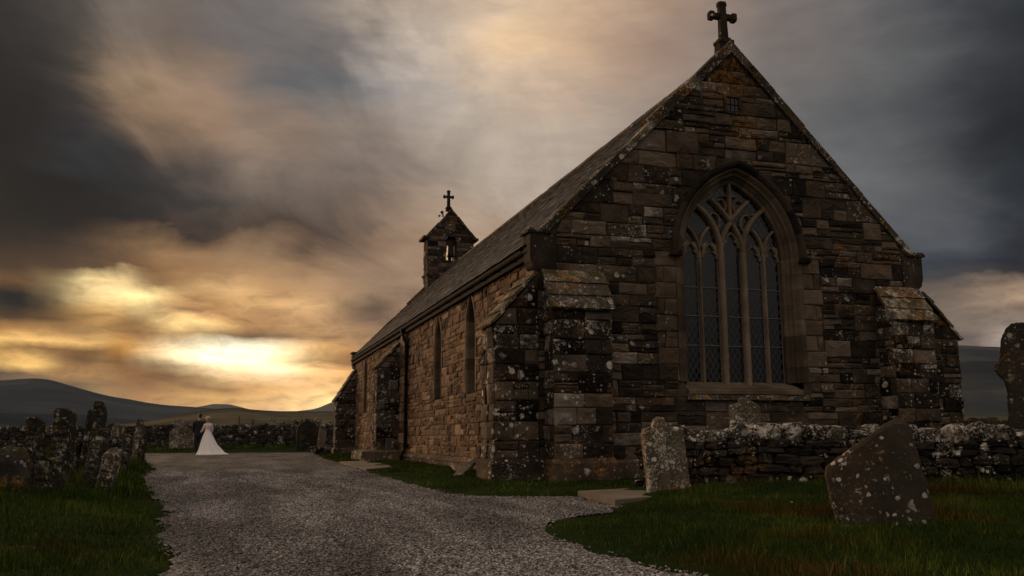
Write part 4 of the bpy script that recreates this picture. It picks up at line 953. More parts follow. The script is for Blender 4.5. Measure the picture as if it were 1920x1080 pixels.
mb.tube([(EAVE_X+.025, PY+.35, 4.06), (EAVE_X+.025, PY+.35, 3.93), (EAVE_X+.03, PY+.2, 3.72), (px, PY, 3.55), (px, PY, 3.3), (px, PY, .42), (px-.06, PY, .28), (px-.12, PY, .2), (px-.12, PY, ZG)], .052, 12)
for z in (3.45, 2.3, 1.15, .45): mb.tube([(px, PY, z), (px, PY, z+.07)], .068, 12); mb.box((px+.03, PY-.09, z+.015), (XL+.01, PY+.09, z+.055))
mb.box((EAVE_X-.06, PY+.27, 3.96), (EAVE_X+.06, PY+.43, 4.06))
mb.build('downpipe', M['iron'], church, smooth=False)

# ---- coping, kneelers
def coping(name, y0, y1):
    mb = MB(); dirv = Vector((1, 0, 1)).normalized()
    for side in (0, 1):
        sx = 1 if side == 0 else -1
        L = math.hypot(XM-.207, XM-.207); s0 = 0.0
        lens = [1.0, 1.25, .95, 1.2, 1.25] if side == 0 else [.75, .9, .85, 1.0, .95, .7]
        k = 0
        while s0 < L-.02:
            s1 = min(L, s0+lens[k % len(lens)]);
            if L-s1 < .4: s1 = L
            th = CT+ (0.0 if k < len(lens)-2 else .055)+rnd.uniform(-.012, .016)
            yj0 = y0+rnd.uniform(-.012, .012); yj1 = y1+rnd.uniform(-.01, .01)
            nn = Vector((-sx, 0, 1)).normalized(); dd = Vector((sx, 0, 1)).normalized()
            O = Vector((XM-sx*(XM-.207), 0, 4.46))
            n_seg = max(2, int((s1-s0)/.22)); vs = []; fs = []
            top = [(0, -.012), (.16, .0), (.30, .012), (.44, .002)]
            for i_ in range(n_seg+1):
                s = s0+(s1-s0)*i_/n_seg
                if i_ == 0: s += .004
                if i_ == n_seg and s1 < L: s -= .004
                base = O+dd*s
                jz = rnd.uniform(-.008, .008)
                cs = [(yj0, -CT), (yj0-.004, th-CT-.018), (yj0+.02, th-CT+jz), ((yj0+yj1)/2, th-CT+.012+jz), (yj1-.02, th-CT+jz), (yj1, th-CT-.02), (yj1, -CT)]
                for yy, hh in cs:
                    p = base+nn*hh
                    if s1 >= L-.01 and i_ == n_seg: p.x = XM; p.z = base.z+hh*1.41
                    vs.append((p.x, yy, p.z))
            m_ = 7
            for i_ in range(n_seg):
                for q_ in range(m_):
                    a, b = i_*m_+q_, i_*m_+(q_+1) % m_
                    fs.append((a, b, b+m_, a+m_) if side == 0 else (b, a, a+m_, b+m_))
            fs.append(tuple(range(m_))[::-1]); fs.append(tuple(n_seg*m_+q_ for q_ in range(m_)))
            mb.add(vs, fs, (rnd.uniform(.3, .75), rnd.random(), rnd.uniform(.55, 1)))
            s0 = s1; k += 1
    return mb.build(name, M['coping'], church)
coping('coping', -.075, .34); coping('coping', LEN-.34, LEN+.07)
def kneeler(x_out, sx, y0, y1):
    """corbelled block with a flat cap at the foot of the coping"""
    mb = MB()
    prof = [(.0, ZK), (.0, 3.95), (.012, 3.87), (.04, 3.82), (.03, 3.79), (.06, 3.745), (.10, 3.72), (.125, 3.70), (.5, 3.70), (.5, ZK)]
    vs = [(x_out+sx*a, y, z) for y in (y0, y1) for a, z in prof]; n_ = len(prof)
    fs = [(k, (k+1) % n_, n_+(k+1) % n_, n_+k) for k in range(n_)]+[tuple(range(n_))[::-1], tuple(range(n_, 2*n_))]
    if sx < 0: fs = [f[::-1] for f in fs]
    mb.add(vs, fs, (.3, rnd.random(), .4))
    a, b = (x_out-.055, x_out+.40) if sx > 0 else (x_out-.40, x_out+.055)
    mb.box((a, y0-.05, ZK), (b, y1+.03, ZK+.045), (.25, .4, .4), .006)
    a, b = (x_out-.03, x_out+.36) if sx > 0 else (x_out-.36, x_out+.03)
    mb.box((a, y0-.03, ZK+.045), (b, y1+.02, ZK+.085), (.35, .6, .5), .006)
    return mb.build('kneeler', M['buttress'], church)
for y0, y1 in ((-.03, .36), (LEN-.36, LEN+.03)):
    kneeler(0, 1, y0, y1); kneeler(2*XM, -1, y0, y1)
# ---- cross on the gable
def cross_mesh(h, aw, w_, d, base_h, base_w):
    mb = MB()
    # octagonal-cornered shaft
    def oct_col(pts_z, col):
        vs = []; fs = []
        for z, a, b, c_ in pts_z:
            vs += [(-a+c_, -b, z), (a-c_, -b, z), (a, -b+c_, z), (a, b-c_, z), (a-c_, b, z), (-a+c_, b, z), (-a, b-c_, z), (-a, -b+c_, z)]
        for i_ in range(len(pts_z)-1):
            for k in range(8): fs.append((i_*8+k, i_*8+(k+1) % 8, i_*8+8+(k+1) % 8, i_*8+8+k))
        fs.append(tuple(range(8))[::-1]); fs.append(tuple((len(pts_z)-1)*8+k for k in range(8)))
        mb.add(vs, fs, col)
    oct_col([(0, base_w, base_w*.8, .02), (base_h*.55, base_w*.95, base_w*.76, .02), (base_h*.6, base_w*1.08, base_w*.86, .03), (base_h*.8, base_w*1.08, base_w*.86, .03), (base_h*.84, base_w*.85, base_w*.7, .02), (base_h, base_w*.72, base_w*.6, .02)], (.3, .3, .4))
    s = w_/2
    oct_col([(base_h, s*1.15, d/2*1.1, s*.3), (base_h+h*.6, s, d/2, s*.3), (base_h+h*.86, s*1.0, d/2, s*.3), (base_h+h*.9, s*1.25, d/2*1.15, s*.4), (base_h+h*.985, s*1.2, d/2*1.1, s*.5), (base_h+h, s*.8, d/2*.8, s*.4)], (.3, .5, .4))
    za = base_h+h*.60
    # arms with swelling ends
    for sg in (-1, 1):
        vs = []; fs = []
        for x, k in ((.3*w_, .9), (aw*.62, .82), (aw*.68, 1.2), (aw*.94, 1.2), (aw, .8)):
            a, b = s*k, d/2*k*.96; c_ = a*.35
            for yy, zz in ((-b+c_, -a), (b-c_, -a), (b, -a+c_), (b, a-c_), (b-c_, a), (-b+c_, a), (-b, a-c_), (-b, -a+c_)): vs.append((sg*x, yy, za+zz))
        for i_ in range(4):
            for k in range(8):
                f_ = (i_*8+k, i_*8+(k+1) % 8, i_*8+8+(k+1) % 8, i_*8+8+k); fs.append(f_ if sg > 0 else f_[::-1])
        fs.append(tuple(32+k for k in range(8))[::sg]); mb.add(vs, fs, (.3, .4, .4))
    return mb
mb = cross_mesh(.80, .315, .15, .145, .30, .165)
o = mb.build('cross', M['buttress'], church); o.location = (XM-.02, .17, rake(XM)-.12); o.rotation_euler = (0, R(-1.0), 0)
o['label'] = 'stone cross standing on the gable peak'

# ---- plinth
def plinth(mb, x0, x1, y0, y1, zt, ch, out):
    """chamfered base course round a box, x/y are the faces above it"""
    a = [(x0-out, y0-out), (x1+out, y0-out), (x1+out, y1+out), (x0-out, y1+out)]; b = [(x0, y0), (x1, y0), (x1, y1), (x0, y1)]
    vs = [(x, y, ZG-.1) for x, y in a]+[(x, y, zt-ch) for x, y in a]+[(x, y, zt) for x, y in b]
    fs = []
    for r_ in (0, 4):
        for k in range(4): fs.append((r_+k, r_+(k+1) % 4, r_+4+(k+1) % 4, r_+4+k))
    fs.append((8, 9, 10, 11)); mb.add(vs, fs, (rnd.uniform(.3, .6), rnd.random(), .7))
tbut = lambda: (min(1, max(0, rnd.gauss(.42, .26))), rnd.random(), rnd.uniform(.4, 1))
def stone_box(mb, x0, x1, y0, y1, z0, z1, faces='SWEN', hr=(.24, .36), lr=(.3, .6), top=None, tone=tbut):
    """rectangular pier faced with stones; top(axis coordinate) lowers the sides under a sloping cap"""
    mb.box((x0+.012, y0+.012, ZG), (x1-.012, y1-.012, z1 if top is None else z0+.1), (.3, .4, .3))
    def side(fr, L, tp):
        ro = fr
        def iv(za, zb):
            if tp is None: return [(-.004, -.004, L+.004, L+.004)]
            return tp(za, zb, L)
        lay(mb, ro, z0, z1, iv, hr=hr, lr=lr, split=.18, tone=tone, proud=.014, rough=.011)
    if 'S' in faces: side((Vector((x0, y0, 0)), X_, Z_, -Y_), x1-x0, top.get('S') if top else None)
    if 'N' in faces: side((Vector((x1, y1, 0)), -X_, Z_, Y_), x1-x0, top.get('N') if top else None)
    if 'W' in faces: side((Vector((x0, y1, 0)), -Y_, Z_, -X_), y1-y0, top.get('W') if top else None)
    if 'E' in faces: side((Vector((x1, y0, 0)), Y_, Z_, X_), y1-y0, top.get('E') if top else None)
def side_buttress(y0, y1, xo, xw, zt_wall, zt_tip, zp, mat, sx=-1, steps=4, warm=False):
    """projects sideways from a long wall; xo outer face, xw wall face"""
    root = bpy.data.objects.new('buttress', None); COL.objects.link(root); root.parent = church
    mb = MB(); w_ = abs(xo-xw)
    xa, xb = (xo, xw) if sx < 0 else (xw, xo)
    def slope_x(z):   # horizontal reach from the outer face where the height z is met
        return max(0.0, min(w_, (z-zt_tip)/(zt_wall-zt_tip)*w_))
    tw = twarm if warm else tbut
    def tpS(za, zb, L=w_):
        a, b = slope_x(za), slope_x(zb)
        return [(a, b, L, L)] if sx < 0 else [(0, 0, L-a, L-b)]
    def tpN(za, zb, L=w_):
        a, b = slope_x(za), slope_x(zb)
        return [(0, 0, L-a, L-b)] if sx < 0 else [(a, b, L, L)]
    stop = lambda za, zb, L=y1-y0: [(-.004, -.004, L+.004, L+.004)] if zb <= zt_tip+.15 else []
    # core: prism
    v = [(xo, ZG), (xw, ZG), (xw, zt_wall), (xo, zt_tip)]; i_ = .012 if sx < 0 else -.012
    v = [(xo+i_, ZG), (xw, ZG), (xw, zt_wall-.02), (xo+i_, zt_tip-.02)]
    vs = [(x, y, z) for y in (y0+.012, y1-.012) for x, z in v]
    mb.add(vs, [(0, 1, 2, 3), (7, 6, 5, 4), (0, 3, 7, 4), (3, 2, 6, 7)] if sx < 0 else [(3, 2, 1, 0), (4, 5, 6, 7), (4, 7, 3, 0), (7, 6, 2, 3)], (.3, .4, .3))
    for face, fr, L, tp in (('S', (Vector((xa, y0, 0)), X_, Z_, -Y_), w_, tpS), ('N', (Vector((xb, y1, 0)), -X_, Z_, Y_), w_, tpN)):
        lay(mb, fr, zp, zt_wall-.02, tp, hr=(.24, .36), lr=(.25, .55), split=.2, tone=tbut, proud=.014, rough=.011, zcuts=(zt_tip,))
    fr = (Vector((xo, y1, 0)), -Y_, Z_, -X_) if sx < 0 else (Vector((xo, y0, 0)), Y_, Z_, X_)
    lay(mb, fr, zp, zt_tip, stop, hr=(.24, .36), lr=(.25, .5), split=.1, tone=tw, proud=.014, rough=.009)
    mb.build('shaft', mat, root)
    # sloping slabs, each lapping the one below
    mb = MB(); d = Vector((-sx*w_, 0, zt_wall-zt_tip)); Ls = d.length+.06; dd = d.normalized(); nn = Vector((sx*dd.z, 0, abs(dd.x)))
    O = Vector((xo+sx*.045, 0, zt_tip-.05))
    for k in range(steps):
        s0, s1 = Ls*k/steps, Ls*(k+1)/steps+.06
        if k == steps-1: s1 = Ls
        th = .055; lift = .03
        p = []
        for hb, s in ((0.0, 0), (th, 0)):
            a = O+dd*s0+nn*(lift+hb+.012); b = O+dd*s1+nn*(hb+.012)
            if k == 0: a += -Z_*.0
            p += [Vector((a.x, y0-.05, a.z)), Vector((b.x, y0-.05, b.z)), Vector((b.x, y1+.05, b.z)), Vector((a.x, y1+.05, a.z))]
        if sx > 0: p = [p[1], p[0], p[3], p[2], p[5], p[4], p[7], p[6]]
        mb.hexa(p, (rnd.uniform(.35, .8), rnd.random(), rnd.uniform(.7, 1)), .008)
    mb.build('weathering', M['weathering'], root)
    mb = MB()
    plinth(mb, min(xo, xw), max(xo, xw), y0, y1, zp+.02, .09, .08)
    mb.build('plinth', mat, root)
    return root
def front_buttress(x0, x1, yo, zt_wall, zt_tip, zp, faces='SWE'):
    root = bpy.data.objects.new('buttress', None); COL.objects.link(root); root.parent = church
    mb = MB(); w_ = -yo
    def slope_y(z): return max(0.0, min(w_, (z-zt_tip)/(zt_wall-zt_tip)*w_))
    v = [(yo+.012, ZG), (.0, ZG), (.0, zt_wall-.02), (yo+.012, zt_tip-.02)]
    vs = [(x, y, z) for x in (x0+.012, x1-.012) for y, z in v]
    mb.add(vs, [(3, 2, 1, 0), (4, 5, 6, 7), (4, 7, 3, 0), (7, 6, 2, 3)], (.3, .4, .3))
    lay(mb, (Vector((x0, yo, 0)), X_, Z_, -Y_), zp, zt_tip, lambda a, b: [(-.004, -.004, x1-x0+.004, x1-x0+.004)], hr=(.24, .36), lr=(.3, .62), split=.15, tone=tbut, proud=.014, rough=.011)
    lay(mb, (Vector((x0, 0, 0)), -Y_, Z_, -X_), zp, zt_wall-.02, lambda za, zb: [(0, 0, w_-slope_y(za), w_-slope_y(zb))], hr=(.24, .36), lr=(.25, .5), split=.1, tone=tbut, proud=.012, zcuts=(zt_tip,))
    lay(mb, (Vector((x1, yo, 0)), Y_, Z_, X_), zp, zt_wall-.02, lambda za, zb: [(slope_y(za), slope_y(zb), w_, w_)], hr=(.24, .36), lr=(.25, .5), split=.1, tone=tbut, proud=.012, zcuts=(zt_tip,))
    mb.build('shaft', M['buttress'], root)
    mb = MB(); d = Vector((0, w_, zt_wall-zt_tip)); Ls = d.length+.05; dd = d.normalized(); nn = Vector((0, -dd.z, dd.y)); O = Vector((0, yo-.045, zt_tip-.05))
    steps = 3
    for k in range(steps):
        s0, s1 = Ls*k/steps, Ls*(k+1)/steps+.06
        if k == steps-1: s1 = Ls
        p = []
        for hb in (0.0, .055):
            a = O+dd*s0+nn*(.035+hb+.012); b = O+dd*s1+nn*(hb+.012)
            p += [Vector((x0-.05, a.y, a.z)), Vector((x1+.05, a.y, a.z)), Vector((x1+.05, b.y, b.z)), Vector((x0-.05, b.y, b.z))]
        mb.hexa(p, (rnd.uniform(.35, .8), rnd.random(), rnd.uniform(.7, 1)), .008)
    mb.build('weathering', M['weathering'], root)
    mb = MB(); plinth(mb, x0, x1, yo, .0, zp+.02, .09, .08); mb.build('plinth', M['buttress'], root)
    return root
front_buttress(.255, 1.35, -.47, 3.68, 2.95, .36)
front_buttress(7.36, 8.34, -.47, 3.68, 2.97, .36)
b1 = side_buttress(-.05, .78, -.68, XL, 3.62, 2.68, .36, M['buttress'])
side_buttress(-.05, .78, 9.32, XR, 3.62, 2.68, .36, M['buttress'], sx=1)
side_buttress(LEN-.9, LEN-.05, -.70, XL, 3.62, 2.3, .30, M['buttress'])
b2 = side_buttress(13.15, 14.0, -.68, XL, 3.75, 2.90, .36, M['buttress'], steps=3)
# big stepped footing and a shallow strip beside the middle buttress
mb = MB()
plinth(mb, -1.0, XL, 12.6, 14.6, .36, .05, .22)
for k in range(5): mb.box((-1.24, 12.4+k*.48, ZG), (-.2, 12.4+k*.48+.46, .20+rnd.uniform(-.01, .015)), (rnd.uniform(.3, .6), rnd.random(), .8), .012)
mb.build('footing', M['buttress'], b2)
mb = MB()
stone_box(mb, XL-.10, XL+.1, 12.35, 13.12, .28, 3.9, 'SW', lr=(.35, .7), tone=twarm)
mb.build('wall_strip', M['side'], church)
mb = MB()
# plinth of the long wall and of the gable, in pieces
for ya, yb in ((.95, 12.3), (14.85, LEN-1.0)):
  y = ya; mb = MB()
  while y < yb-.05:
    L = min(rnd.uniform(.8, 1.5), yb-y)
    vs = [(XL-.09, y, ZG), (XL-.09, y+L-.008, ZG), (XL-.09, y, .17), (XL-.09, y+L-.008, .17), (XL+.0, y, .285), (XL+.0, y+L-.008, .285), (XL-.13, y, .17), (XL-.13, y+L-.008, .17), (XL-.13, y, .215), (XL-.13, y+L-.008, .215)]
    mb.add(vs, [(1, 0, 2, 3), (3, 2, 6, 7), (7, 6, 8, 9), (9, 8, 4, 5), (0, 4, 8, 6, 2), (1, 3, 7, 9, 5)], (rnd.uniform(.35, .7), rnd.random(), .6)); y += L
  mb.build('side_plinth', M['buttress'], church)
mb = MB(); x = 1.45
while x < 7.25:
    L = min(rnd.uniform(.7, 1.3), 7.25-x)
    vs = [(x, -.08, ZG-.1), (x+L-.008, -.08, ZG-.1), (x, -.08, .28), (x+L-.008, -.08, .28), (x, .0, .37), (x+L-.008, .0, .37)]
    mb.add(vs, [(0, 1, 3, 2), (2, 3, 5, 4), (0, 2, 4), (1, 5, 3)], (rnd.uniform(.3, .6), rnd.random(), .8)); x += L
mb.build('gable_plinth', M['buttress'], church)

# ---- bellcote on the far gable
bc = bpy.data.objects.new('bellcote', None); COL.objects.link(bc); bc.parent = church; bc['label'] = 'gabled stone bellcote with open arch and bell'
BX0, BX1, BY0, BY1, BZE, BZA = 3.22, 5.36, 24.25, 25.15, 9.80, 11.02
OX, OW, OZ0, OZS, OZT = 4.30, .25, 8.70, 9.55, 9.87
mb = MB()
def bell_iv(za, zb):
    def e(z): return 0 if z < BZE else (z-BZE)*(BX1-BX0)/2/(BZA-BZE)
    la, lb, ra, rb = BX0+e(za), BX0+e(zb), BX1-e(za), BX1-e(zb)
    if zb > OZ0+.01 and za < OZT-.01:
        def w_(z): return OW if z < OZS else OW*math.sqrt(max(0, 1-((z-OZS)/(OZT-OZS))**2))
        return [(la, lb, OX-w_(za), OX-w_(zb)), (OX+w_(za), OX+w_(zb), ra, rb)]
    return [(la, lb, ra, rb)]
lay(mb, (Vector((0, BY0, 0)), X_, Z_, -Y_), 7.2, BZA, bell_iv, hr=(.16, .26), lr=(.25, .6), split=.25, zcuts=(OZ0, OZS, 9.72, BZE))
lay(mb, (Vector((BX0, BY1, 0)), -Y_, Z_, -X_), 7.2, BZE, lambda a, b: [(0, 0, BY1-BY0, BY1-BY0)], hr=(.22, .3), lr=(.3, .5), split=.1, tone=twarm)
lay(mb, (Vector((BX1, BY0, 0)), Y_, Z_, X_), 7.2, BZE, lambda a, b: [(0, 0, BY1-BY0, BY1-BY0)], hr=(.22, .3), lr=(.3, .5), split=.1)
for x0, x1 in ((BX0+.012, OX-OW), (OX+OW, BX1-.012)): mb.box((x0, BY0+.012, 7.2), (x1, BY1-.012, BZE), (.3, .4, .3))
mb.box((OX-OW+.001, BY0+.012, 7.2), (OX+OW-.001, BY1-.012, OZ0), (.3, .4, .3))
# head of the opening
hp = [(OX-OW, OZS)]+[(OX-OW*math.cos(a), OZS+(OZT-OZS)*math.sin(a)) for a in np.linspace(.2, math.pi-.2, 8)]+[(OX+OW, OZS)]
poly = hp+[(OX+OW, BZE), (OX-OW, BZE)]; n_ = len(poly)
vs = [(u, y, v) for y in (BY0+.02, BY1-.02) for u, v in poly]
mb.add(vs, [(k, (k+1) % n_, n_+(k+1) % n_, n_+k)[::-1] for k in range(n_)]+[tuple(range(n_)), tuple(range(n_, 2*n_))[::-1]], (.3, .4, .3))
mb.add([(BX0+.01, BY0+.012, BZE), (BX1-.01, BY0+.012, BZE), (XM, BY0+.012, BZA-.02), (BX0+.01, BY1-.012, BZE), (BX1-.01, BY1-.012, BZE), (XM, BY1-.012, BZA-.02)], [(0, 1, 2), (5, 4, 3), (0, 2, 5, 3), (1, 4, 5, 2), (0, 3, 4, 1)], (.3, .4, .3))
mb.build('belfry_wall', M['gable'], bc)
mb = MB()
for s in (-1, 1):   # coping of the little gable, in short stones
    e0 = Vector((XM+s*(BX1-BX0)/2+s*.14, 0, BZE-.06)); e1 = Vector((XM, 0, BZA+.10)); d = e1-e0; n = 4
    nn = Vector((s*d.normalized().z, 0, -s*d.normalized().x)) if s > 0 else Vector((-d.normalized().z, 0, d.normalized().x))
    nn = Vector((s*abs(d.z), 0, abs(d.x))).normalized()
    for k in range(n):
        a = e0+d*(k/n); b = e0+d*((k+1)/n)-d.normalized()*.006; th = .09+rnd.uniform(-.01, .02)
        p = [a-nn*.10+Vector((0, BY0-.08, 0)), b-nn*.10+Vector((0, BY0-.08, 0)), b-nn*.10+Vector((0, BY1+.08, 0)), a-nn*.10+Vector((0, BY1+.08, 0))]
        p += [x+nn*th for x in p]
        if s > 0: p = [p[1], p[0], p[3], p[2], p[5], p[4], p[7], p[6]]
        mb.hexa(p, (rnd.uniform(.3, .7), rnd.random(), .8), .006)
    x = XM+s*((BX1-BX0)/2+.08)
    mb.box((x-.16, BY0-.1, BZE-.13), (x+.12, BY1+.1, BZE-.03), (.3, .4, .5), .005)
mb.build('coping', M['coping'], bc)
mb = MB(); mb.box((BX0-.09, BY0-.08, 7.98), (BX1+.09, BY1+.08, 8.06), (.3, .4, .5)); mb.box((BX0-.05, BY0-.05, 7.92), (BX1+.05, BY1+.05, 7.98), (.3, .6, .5))
mb.build('string_course', M['buttress'], bc)
mb = MB(); bp_ = [(.0, 9.50), (.07, 9.50), (.11, 9.42), (.13, 9.22), (.165, 9.03), (.225, 8.94)]
vs = []; fs = []
for r_, z in bp_:
    for k in range(14): vs.append((OX+.06+r_*.82*math.cos(k*math.pi/7), 24.62+r_*math.sin(k*math.pi/7), z))
for i_ in range(len(bp_)-1):
    for k in range(14): fs.append((i_*14+k, (i_+1)*14+k, (i_+1)*14+(k+1) % 14, i_*14+(k+1) % 14))
mb.add(vs, fs); mb.box((OX-OW, 24.52, 9.46), (OX+OW, 24.72, 9.66)); mb.tube([(OX+.06, 24.62, 9.02), (OX+.06, 24.62, 8.84)], .045, 8)
mb.box((OX-.03, 24.56, 9.66), (OX+.14, 24.68, 9.85)); mb.box((OX-.04, 24.8, OZ0), (OX+.13, 24.9, 9.55))
mb.tube([(OX-.12, 24.62, 9.5), (OX-.16, 24.62, 9.3), (OX-.15, 24.62, 9.15)], .02, 6)
mb.build('bell', plain('old_bronze_bell', (.03, .024, .015), .45, .7), bc)
mb = cross_mesh(.78, .25, .13, .13, .22, .13); o = mb.build('cross', M['buttress'], bc); o.location = (XM-.03, 24.7, BZA+.08)
# a small carved finial stump on the slope of the little gable
mb = MB(); mb.tube([(3.92, 24.3, 10.72), (3.88, 24.3, 10.92)], [.04, .03], 8); mb.tube([(3.88, 24.3, 10.86), (3.86, 24.3, 10.95), (3.86, 24.3, 11.0)], [.05, .09, .03], 8); mb.tube([(3.76, 24.3, 10.72), (3.72, 24.3, 10.8)], [.07, .03], 8)
mb.build('finial', M['buttress'], bc)
# ------------------------------------------------------------------ rocks and dry-stone walls
def rock_grid(n=4):
    vs = []; idx = {}; fs = []
    def key(p):
        k = tuple(round(c, 5) for c in p)
        if k not in idx: idx[k] = len(vs); vs.append(k)
        return idx[k]
    for ax in range(3):
        for sg in (-1, 1):
            for i in range(n):
                for j in range(n):
                    q = []
                    for a, b in ((i, j), (i+1, j), (i+1, j+1), (i, j+1)):
                        p = [0, 0, 0]; p[ax] = sg; p[(ax+1) % 3] = -1+2*a/n; p[(ax+2) % 3] = -1+2*b/n; q.append(key(p))
                    fs.append(tuple(q) if sg > 0 else tuple(q[::-1]))
    return np.array(vs), fs
RV4, RF4 = rock_grid(4); RV3, RF3 = rock_grid(3); RV2, RF2 = rock_grid(2)
def rock(mb, c, ux, uy, uz, sx, sy, sz, col, rnd_=.35, n=4, ex=3.2):
    """rounded block of half sizes sx sy sz in the frame ux uy uz"""
    V, F = {4: (RV4, RF4), 3: (RV3, RF3), 2: (RV2, RF2)}[n]
    nrm = (np.abs(V)**ex).sum(1)**(1/ex)
    P = V/nrm[:, None]; P = P*(1-rnd_*.2)+V*rnd_*.2*0
    sd = rnd.uniform(0, 100); out = []
    for p in P:
        k = 1+.26*mnoise.noise((p[0]*1.3+sd, p[1]*1.3, p[2]*1.3))+.14*mnoise.noise((p[0]*3.1+sd, p[1]*3.1, p[2]*3.1))
        q = c+ux*(p[0]*sx*k)+uy*(p[1]*sy*k)+uz*(p[2]*sz*k)
        out.append((q.x, q.y, q.z))
    mb.add(out, F, col)
def dry_wall(name, a, b, h, thick, label, mat, stone_h=(.07, .14), stone_l=(.16, .42), cope=(.16, .26), gfun=gz1, n=4, both=True, cope_n=4, parts=True, hvar=None):
    A, B = Vector((a[0], a[1], 0)), Vector((b[0], b[1], 0)); L = (B-A).length; u = (B-A).normalized(); nn = Vector((u.y, -u.x, 0))
    root = thing(name, label, 'stone wall', (a[0], a[1], 0))
    inv_ = Vector((a[0], a[1], 0))
    def tone(): return (min(1, max(0, rnd.gauss(.42, .28))), rnd.random(), rnd.uniform(.3, 1))
    mb = MB(); zb = -.1
    ghs = lambda t_: gfun(*(A+u*t_).xy)
    nb = max(2, int(L/1.5))
    for k in range(nb):
        t0, t1 = L*k/nb, L*(k+1)/nb; g = min(ghs(t0), ghs(t1)); hh0 = h-.05
        c0, c1 = A+u*t0-inv_, A+u*t1-inv_
        p = [c0-nn*(thick/2-.08), c1-nn*(thick/2-.08), c1+nn*(thick/2-.08), c0+nn*(thick/2-.08)]
        mb.hexa([Vector((q.x, q.y, g-.2)) for q in p[::-1]]+[Vector((q.x, q.y, g+hh0)) for q in p[::-1]], (.1, .3, .1))
    sides = (1, -1) if both else (1,)
    for sd in sides:
        z = 0.0
        while z < h-.02:
            hh = rnd.uniform(*stone_h); hh = min(hh, h-z) if h-z-hh > .04 else h-z
            t_ = rnd.uniform(-.2, 0)
            while t_ < L:
                l_ = rnd.uniform(*stone_l); tc = t_+l_/2
                if tc < L+.05:
                    g = ghs(min(max(tc, 0), L))
                    c = A-inv_+u*tc+nn*(sd*(thick/2-.075+rnd.uniform(-.025, .03))*(1-.12*z/h)); c.z = g+z+hh/2+rnd.uniform(-.01, .01)
                    rz = rnd.uniform(-.12, .12); ux = (u*math.cos(rz)+Z_*math.sin(rz)*.6).normalized(); uz = Z_
                    rock(mb, c, ux, nn, uz, l_/2*1.02, .11, hh/2*1.06, tone(), n=n, ex=5.0)
                t_ += l_*.97
            z += hh*.97
    w_ = mb.build('stone_courses', mat, root)
    mb = MB(); t_ = -.05
    while t_ < L:
        l_ = rnd.uniform(*cope); tc = t_+l_/2; g = ghs(min(max(tc, 0), L)); hh = rnd.uniform(.75, 1.2)*cope[1]*.34
        c = A-inv_+u*tc; c.z = g+h+hh*.55+rnd.uniform(-.02, .02)
        tl = rnd.gauss(.12, .22); ux = (u*math.cos(tl)+Z_*math.sin(tl)); uz = (Z_*math.cos(tl)-u*math.sin(tl))
        rock(mb, c, ux, nn, uz, l_*.60, thick/2*rnd.uniform(.85, 1.1), hh, (tone()[0], rnd.random(), rnd.uniform(.7, 1.0)), n=cope_n, ex=4.0)
        t_ += l_*.93
    mb.build('coping_stones', M['cope'] if mat is M['drywall'] else mat, root)
    return root
dry_wall('dry_stone_wall', (.42, -3.75), (9.2, -6.6), .60, .50, 'near dry stone wall with white lichened cope stones, right in front of the gable', M['drywall'], cope=(.15, .36), stone_h=(.09, .20), stone_l=(.14, .42))
dry_wall('field_wall', (-24.0, 45.6), (4.5, 36.9), 1.02, .6, 'long dark field wall crossing behind the couple below the hills', M['drywall_far'], stone_h=(.10, .2), stone_l=(.25, .6), cope=(.2, .38), n=2, cope_n=3, both=False)

# ------------------------------------------------------------------ gravestones
def outline_smooth(pts, step=.035, jit=.004):
    out = []
    for k in range(len(pts)):
        a, b = Vector(pts[k]), Vector(pts[(k+1) % len(pts)]); n = max(1, int((b-a).length/step))
        for e in range(n):
            p = a.lerp(b, e/n); out.append((p.x+rnd.uniform(-jit, jit), p.y+rnd.uniform(-jit, jit)))
    return out
def slab_mesh(pts, th, bev=.02, jit=.004, col=(.5, .5, .6), bulge=.004):
    """upright slab from a front outline (x,z); y is the thickness"""
    P = outline_smooth(pts, jit=jit); n = len(P)
    cx = sum(p[0] for p in P)/n; cz = sum(p[1] for p in P)/n
    hx = (max(p[0] for p in P)-min(p[0] for p in P))/2; hz = (max(p[1] for p in P)-min(p[1] for p in P))/2
    mb = MB(); vs = []; fs = []
    rings = [(-th/2, bev), (-th/2+bev*.9, 0), (0, -.003), (th/2-bev*.9, 0), (th/2, bev)]
    for y, ins in rings:
        for x, z in P:
            vs.append((cx+(x-cx)*(1-ins/hx), y+rnd.uniform(-1, 1)*bulge, cz+(z-cz)*(1-ins/hz)))
    for r_ in range(len(rings)-1):
        for k in range(n): fs.append((r_*n+k, r_*n+(k+1) % n, (r_+1)*n+(k+1) % n, (r_+1)*n+k))
    fs.append(tuple(range(n))[::-1]); fs.append(tuple((len(rings)-1)*n+k for k in range(n)))
    mb.add(vs, fs, col)
    return mb
def arc2(cx, cz, r_, a0, a1, n=8, rz=None):
    return [(cx+r_*math.cos(a0+(a1-a0)*k/n), cz+(rz or r_)*math.sin(a0+(a1-a0)*k/n)) for k in range(n+1)]
def headstone(name, label, pts, th, loc, rz, mat, tilt=(0, 0), bev=.02, group=None, col=None, jit=.004, cat='gravestone', sink=.15):
    pts = [(x, z if z > .001 else z-sink) for x, z in pts]
    mb = slab_mesh(pts, th, bev, jit, col or (rnd.uniform(.3, .7), rnd.random(), rnd.uniform(.5, .9)))
    o = mb.build(name, mat); o.location = loc; o.rotation_euler = (R(tilt[0]), R(tilt[1]), rz); tag(o, label, cat, group)
    return o
FACE = -.30      # turned to face the camera: rotation about z of a slab square to the view
GRP = 'weathered gravestones of the churchyard'
